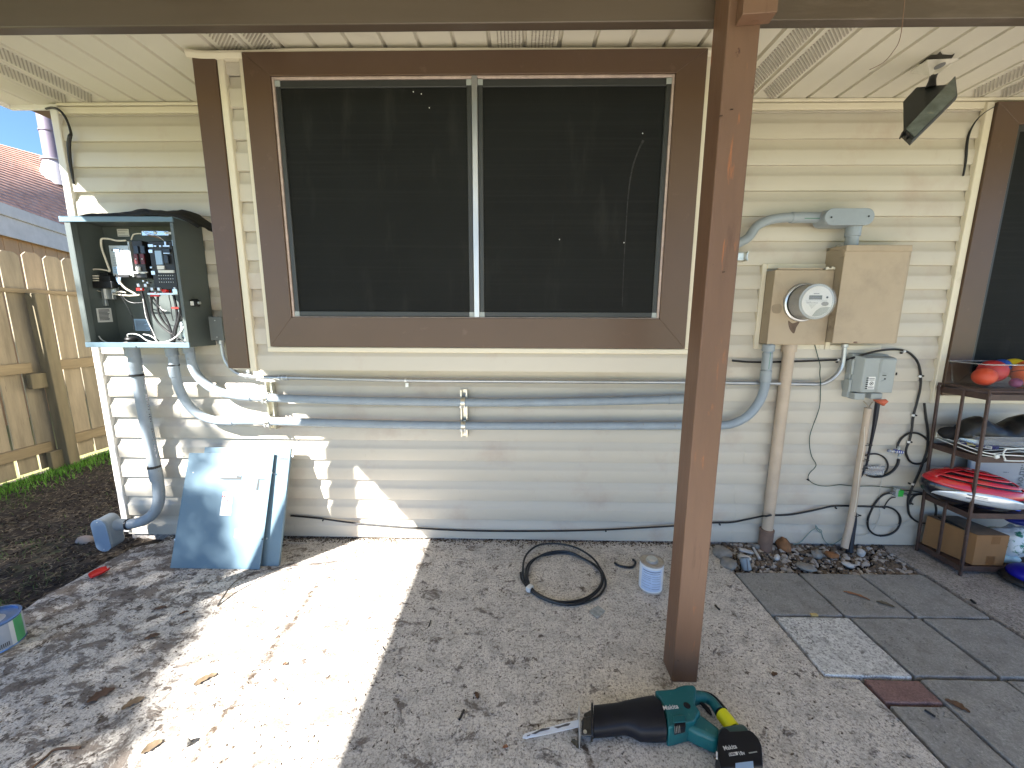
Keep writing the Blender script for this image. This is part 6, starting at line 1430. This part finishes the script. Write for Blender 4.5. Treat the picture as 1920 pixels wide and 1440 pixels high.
bit(1341, 1135, 1349, 1143, .0045, black_m, 'black wire offcut right of the post foot')
bit(1734, 1331, 1754, 1344, .004, black_m, 'black pen sized offcut on the narrow grey paver')
bit(1821, 1125, 1828, 1131, .006, black_m, 'black lump offcut at the edge of the right slab')
bit(234, 1048, 262, 1050, .002, wm, 'thin dark offcut on the slab near the corner')
bit(270, 1052, 288, 1039, .002, rockw_m, 'pale stick on the slab left of the leaning covers')
bit(538, 1017, 576, 1019, .003, rockw_m, 'pale stick by the wall right of the leaning covers')
bit(716, 1212, 722, 1219, .002, wm, 'grey wire end at the edge of the sunlit patch')
o = MB().box(gz(1520, 1155).x, gz(1532, 1155).x, gz(1526, 1157).y, gz(1526, 1153).y, .003, .010).build('wood_chip', pm('yellow_wood_chip', (.50, .36, .14), .7)); tag(o, 'tiny yellow wood chip on the joint between two pavers', 'wood chip')
p = gz(350, 1398); mb = MB(); mb.ell((p.x, p.y, .012), (.014, .011, .012), 8, 6); tag(mb.build('rock', rock_m, ang=30), 'small grey stone on the sunlit concrete near the bottom', 'rock')
tw = MB().tube([gz(x, y, .006) for x, y in ((60, 1440), (85, 1420), (105, 1405), (150, 1402))], .004, 6).build('twig', leafm); tag(tw, 'dark twig lying in the shade at the bottom left corner', 'twig')
# fine grit and plant crumbs over the slab
mbl = MB()
for _ in range(5200):
    u = random.random(); x = -2.3+4.3*u if random.random() < .45 else -2.3+1.9*random.random(); y = .75+1.48*random.random()
    if x > 1.17: continue
    if mn.noise(V((x*3, y*3, 5))) < -.1 and random.random() < .8: continue
    if y > 2.14: pass
    r = random.uniform(.0008, .0032); l = random.uniform(1, 3.2); a = random.uniform(0, 6.28); d = V((math.cos(a), math.sin(a), 0)); q = V((-d.y, d.x, 0))
    c = V((x, y, .0008)); mbl.add([c-d*r*l, c-q*r, c+d*r*l, c+q*r, c+V((0, 0, r*.8))], [(0, 1, 4), (1, 2, 4), (2, 3, 4), (3, 0, 4)])
tag(mbl.build('patio_crumbs', pm('dark_crumbs', (.085, .06, .042), .9, var=.5, vs=60), smooth=False), 'dark plant crumbs and grit scattered over the worn concrete', 'debris', kind='stuff')
mbl = MB()
for _ in range(2600):
    x = random.uniform(-2.2, 2.25); y = 2.235-abs(random.gauss(0, .03)); 
    if 1.2 < x < 2.2: continue
    stone(mbl, (x, y, .001), random.uniform(.0015, .006))
tag(mbl.build('dirt_line', soil_m if False else pm('wall_dirt', (.10, .075, .055), .95, var=.5, vs=60), ang=60), 'line of dirt collected along the foot of the house wall', 'dirt', kind='stuff')

# ------------------------------------------------------------------ reciprocating saw
saw = thing('reciprocating_saw', gz(1230, 1365), 'teal and black cordless reciprocating saw lying on the concrete by the post', 'power saw')
teal = pm('teal_saw_plastic', (.006, .105, .112), .42, var=.1, vs=14, bump=.1, bs=60, dirt=[((.10, .20, .20), 60, .62, .78), ((.02, .09, .09), 25, .6, .75)])
sblk = pm('saw_black_rubber', (.006, .007, .011), .46, spec=.3, var=.25, vs=14, bump=.15, bs=60, dirt=[((.05, .05, .05), 40, .68, .8)])
yel = pm('yellow_grip_tape', (.68, .66, .01), .45, var=.06, vs=20, dirt=[((.25, .26, .02), 60, .66, .74)])
ZM = .045
def g3(x, y, z=ZM): return gz(x, y, z)
# boot: oval cross-sections between the photographed upper and lower outline
sec = [((1113, 1328), (1113, 1379), .030), ((1135, 1325.5), (1136, 1377), .031), ((1158, 1323.5), (1163, 1373.5), .033), ((1169, 1321), (1174, 1372), .035), ((1185, 1318), (1187, 1376), .038), ((1200, 1315), (1201, 1384), .040), ((1224, 1311), (1228, 1385), .042), ((1236, 1322), (1250, 1384), .041)]
rings = []
for a, b, hz in sec:
    p, q = g3(*a), g3(*b); c = (p+q)/2; e = (p-q)/2; n_ = 24
    rings.append([c+e*math.copysign(abs(math.cos(t_))**.75, math.cos(t_))+V((0, 0, hz))*math.copysign(abs(math.sin(t_))**.75, math.sin(t_)) for t_ in [2*math.pi*k/n_ for k in range(n_)]])
MB().rings(rings).build('boot', sblk, saw, ang=50)
c0, c1 = g3(1112.5, 1321), g3(1112.5, 1388); c = (c0+c1)/2; e = (c0-c1)/2
MB().rings([[c+V((dx, 0, 0))+e*math.cos(t_)+V((0, 0, .036))*math.sin(t_) for t_ in [2*math.pi*k/20 for k in range(20)]] for dx in (-.008, -.002)]).build('boot_flange', sblk, saw)
shoe_m = pm('dark_shoe_steel', (.06, .06, .058), .4, metal=.6, var=.3, vs=60)
p, q = g3(1086, 1326, .05), g3(1087, 1388, .035)
MB().hexa(q+V((-.002, 0, -.030)), q+V((.002, 0, -.030)), p+V((.004, 0, -.030)), p+V((-.004, 0, -.030)), q+V((-.001, 0, .02)), q+V((.002, 0, .02)), p+V((-.001, 0, .028)), p+V((-.003, 0, .028))).build('shoe_plate', galv_m, saw, bevel=.001)
MB().hexa(g3(1090, 1380, .02), g3(1112, 1382, .02), g3(1110, 1345, .02), g3(1092, 1345, .02), g3(1090, 1380, .055), g3(1112, 1380, .06), g3(1110, 1342, .06), g3(1092, 1345, .055)).build('shoe_pivot', shoe_m, saw, bevel=.005)
MB().hexa(g3(1094, 1344, .03), g3(1112, 1344, .03), g3(1110, 1330, .03), g3(1095, 1338, .03), g3(1094, 1344, .05), g3(1112, 1344, .058), g3(1110, 1330, .058), g3(1095, 1338, .05)).build('blade_clamp', shoe_m, saw, bevel=.003)
MB().lathe([(.006, 0), (.006, .003)], g3(1097, 1373, .056), n=14).build('pivot_bolt', galv_m, saw)
zb1 = .030
bl = [(979.5, 1384), (981, 1379.5), (985, 1376), (1000, 1371.5), (1030, 1364), (1060, 1356), (1088, 1349.5), (1092, 1362), (1060, 1369.5), (1020, 1378.5), (1000, 1382.5), (986, 1385.5)]
blo = MB().prism([gz(x, y, zb1+(.0 if x > 1000 else -.006)) for x, y in bl], (0, 0, .0022)).build('blade', pm('blade_white_paint', (.66, .70, .76), .4, var=.06), saw, smooth=False)
for poly in ([(996, 1376), (1006, 1371), (1016, 1366), (1031, 1364.5), (1030, 1367.5), (1012, 1372), (1004, 1376.5)], [(1038, 1363), (1050, 1361), (1062, 1356.5), (1070, 1356), (1066, 1360.5), (1054, 1363), (1046, 1366)], [(988, 1379), (995, 1376.5), (993, 1379.5), (988, 1381)]):
    MB().prism([gz(x, y, zb1+.0026) for x, y in poly], (0, 0, .0003)).build('worn_patch', print_m, blo, smooth=False)
# motor housing
def puffy(poly, z0, z1, name, m, bevel, par=saw, seg=4): 
    return MB().prism([gz(x, y, (z0+z1)/2)*1 - V((0, 0, (z0+z1)/2-z0)) for x, y in poly], (0, 0, z1-z0)).build(name, m, par, bevel=bevel, seg=seg, ang=60)
puffy([(1226, 1311), (1247, 1309.5), (1262, 1308), (1272, 1303), (1282, 1300.5), (1298, 1300.5), (1304, 1306), (1303, 1322), (1300, 1336), (1312, 1352), (1300, 1372), (1284, 1375), (1268, 1380), (1252, 1383), (1246, 1350), (1238, 1328)], .004, .082, 'motor_housing', teal, .016)
puffy([(1284, 1374), (1298, 1345), (1313, 1352), (1332, 1366), (1346, 1377), (1352, 1386), (1345, 1404), (1330, 1397), (1305, 1386)], .006, .068, 'rear_arm', teal, .014)
MB().prism([gz(x, y, .06) for x, y in ((1263, 1359), (1284, 1356), (1285, 1374), (1264, 1380))], (0, 0, .024)).build('side_vent', sblk, saw, bevel=.003)
mb = MB()
for k in range(4):
    a, b = gz(1265+3*k, 1362-.5*k, .0848), gz(1266+3*k, 1375-.5*k, .0848); mb.obb((a+b)/2, (b-a)/2, V((.0009, 0, 0)), (0, 0, .0004))
mb.build('vent_print', tele_m, saw, smooth=False)
MB().prism([gz(x, y, .083) for x, y in ((1262, 1344), (1284, 1342), (1285, 1355), (1263, 1357))], (0, 0, .004)).build('raised_panel', teal, saw, bevel=.002)
p = gz(1288, 1323, .082); MB().lathe([(.011, -.004), (.011, .0015), (.009, .0025)], p, n=20).build('brush_cap', sblk, saw)
# handle loop
P = [g3(x, y, z) for x, y, z in ((1290, 1311, .045), (1305, 1308, .045), (1322, 1308, .045), (1334, 1315, .045), (1343, 1326, .045), (1349, 1335, .045))]
MB().tube(P, [.026, .020, .0155, .015, .0165, .0175], 16, 6, flat=1.15).build('handle_front', teal, saw)
P = [g3(x, y, z) for x, y, z in ((1300, 1302, .045), (1322, 1302, .045), (1337, 1309, .045), (1348, 1321, .045), (1357, 1333, .045))]
MB().tube(P, [.008, .010, .011, .012, .014], 12, 6).build('handle_overmould', sblk, saw)
P = [g3(x, y) for x, y in ((1343, 1326), (1350, 1335), (1357, 1343))]; MB().tube(P, [.0165, .018, .0185], 16, 6).build('handle_grip', sblk, saw)
P = [g3(x, y) for x, y in ((1353, 1338.5), (1364, 1352), (1376, 1367.5))]; MB().tube(P, [.0225, .0230, .0225], 20, 6).build('yellow_tape', yel, saw)
P = [g3(x, y) for x, y in ((1374, 1364), (1380, 1373), (1383, 1380))]; MB().tube(P, [.0185, .019, .021], 18, 6).build('handle_grip', sblk, saw)
P = [g3(x, y) for x, y in ((1313, 1318), (1321, 1324), (1328, 1332), (1333, 1340))]; MB().tube(P, [.004, .0075, .008, .004], 10, 5).build('trigger', sblk, saw)
# battery foot and battery
puffy([(1344, 1384), (1352, 1378), (1372, 1374), (1391, 1371.5), (1398, 1379), (1405, 1388), (1398, 1402), (1370, 1404), (1348, 1402)], .006, .078, 'battery_foot', pm('dark_teal_grey', (.03, .075, .075), .45, var=.15), .010)
zt = .086
bt = puffy([(1345, 1396), (1350, 1386), (1356, 1383), (1362, 1386), (1366, 1391), (1385, 1390), (1402, 1388), (1410, 1393), (1420, 1405), (1425.5, 1418), (1427, 1435), (1428, 1458), (1350, 1462), (1345, 1440), (1343, 1415)], .003, zt, 'battery', sblk, .012)
def btext(s_, x, y, x2, y2, size, m=white_m, par=bt, z=zt+.0006, nm='lettering', bold=.0006, shear=.2):
    o_ = gz(x, y, z); xd = gz(x2, y2, z)-o_; yd = V((-xd.y, xd.x, 0)); text(s_, size, o_, xd, yd, nm, m, par, .0002, bold, shear=shear)
btext('Makita', 1358, 1407.0, 1386, 1402, .0165, bold=.0002)
btext('18v', 1386.5, 1416.3, 1401, 1413.8, .0140, bold=.0002, shear=0)
MB().prism([gz(x, y, zt+.0003) for x, y in ((1366, 1412), (1382.5, 1409.5), (1384, 1415.5), (1367.5, 1418))], (0, 0, .0005)).build('capacity_label', label_m, bt, smooth=False)
btext('3.0Ah', 1368, 1416.6, 1382, 1414.6, .0090, print_m, z=zt+.0010, bold=.0004, shear=0)
MB().prism([gz(x, y, zt+.0003) for x, y in ((1403.5, 1411), (1419, 1408.4), (1420, 1410.6), (1404.5, 1413))], (0, 0, .0004)).build('grey_bar', tele_m, bt, smooth=False)
MB().prism([gz(x, y, zt+.0003) for x, y in ((1379, 1431), (1412, 1427), (1413, 1440), (1379, 1446))], (0, 0, .0005)).build('spec_label', labelb_m, bt, smooth=False)
MB().prism([gz(x, y, zt-.001) for x, y in ((1342.5, 1409), (1345.5, 1411), (1345.5, 1425), (1342.5, 1422))], (0, 0, .0014)).build('latch_mark', white_m, bt, smooth=False)
o_ = gz(1244, 1331.5, .0838); xd = gz(1283, 1326.5, .0838)-o_; yd = V((-xd.y, xd.x, 0)); text('Makita', .0205, o_, xd, yd, 'lettering', white_m, saw, .0003, .0003, shear=.2)
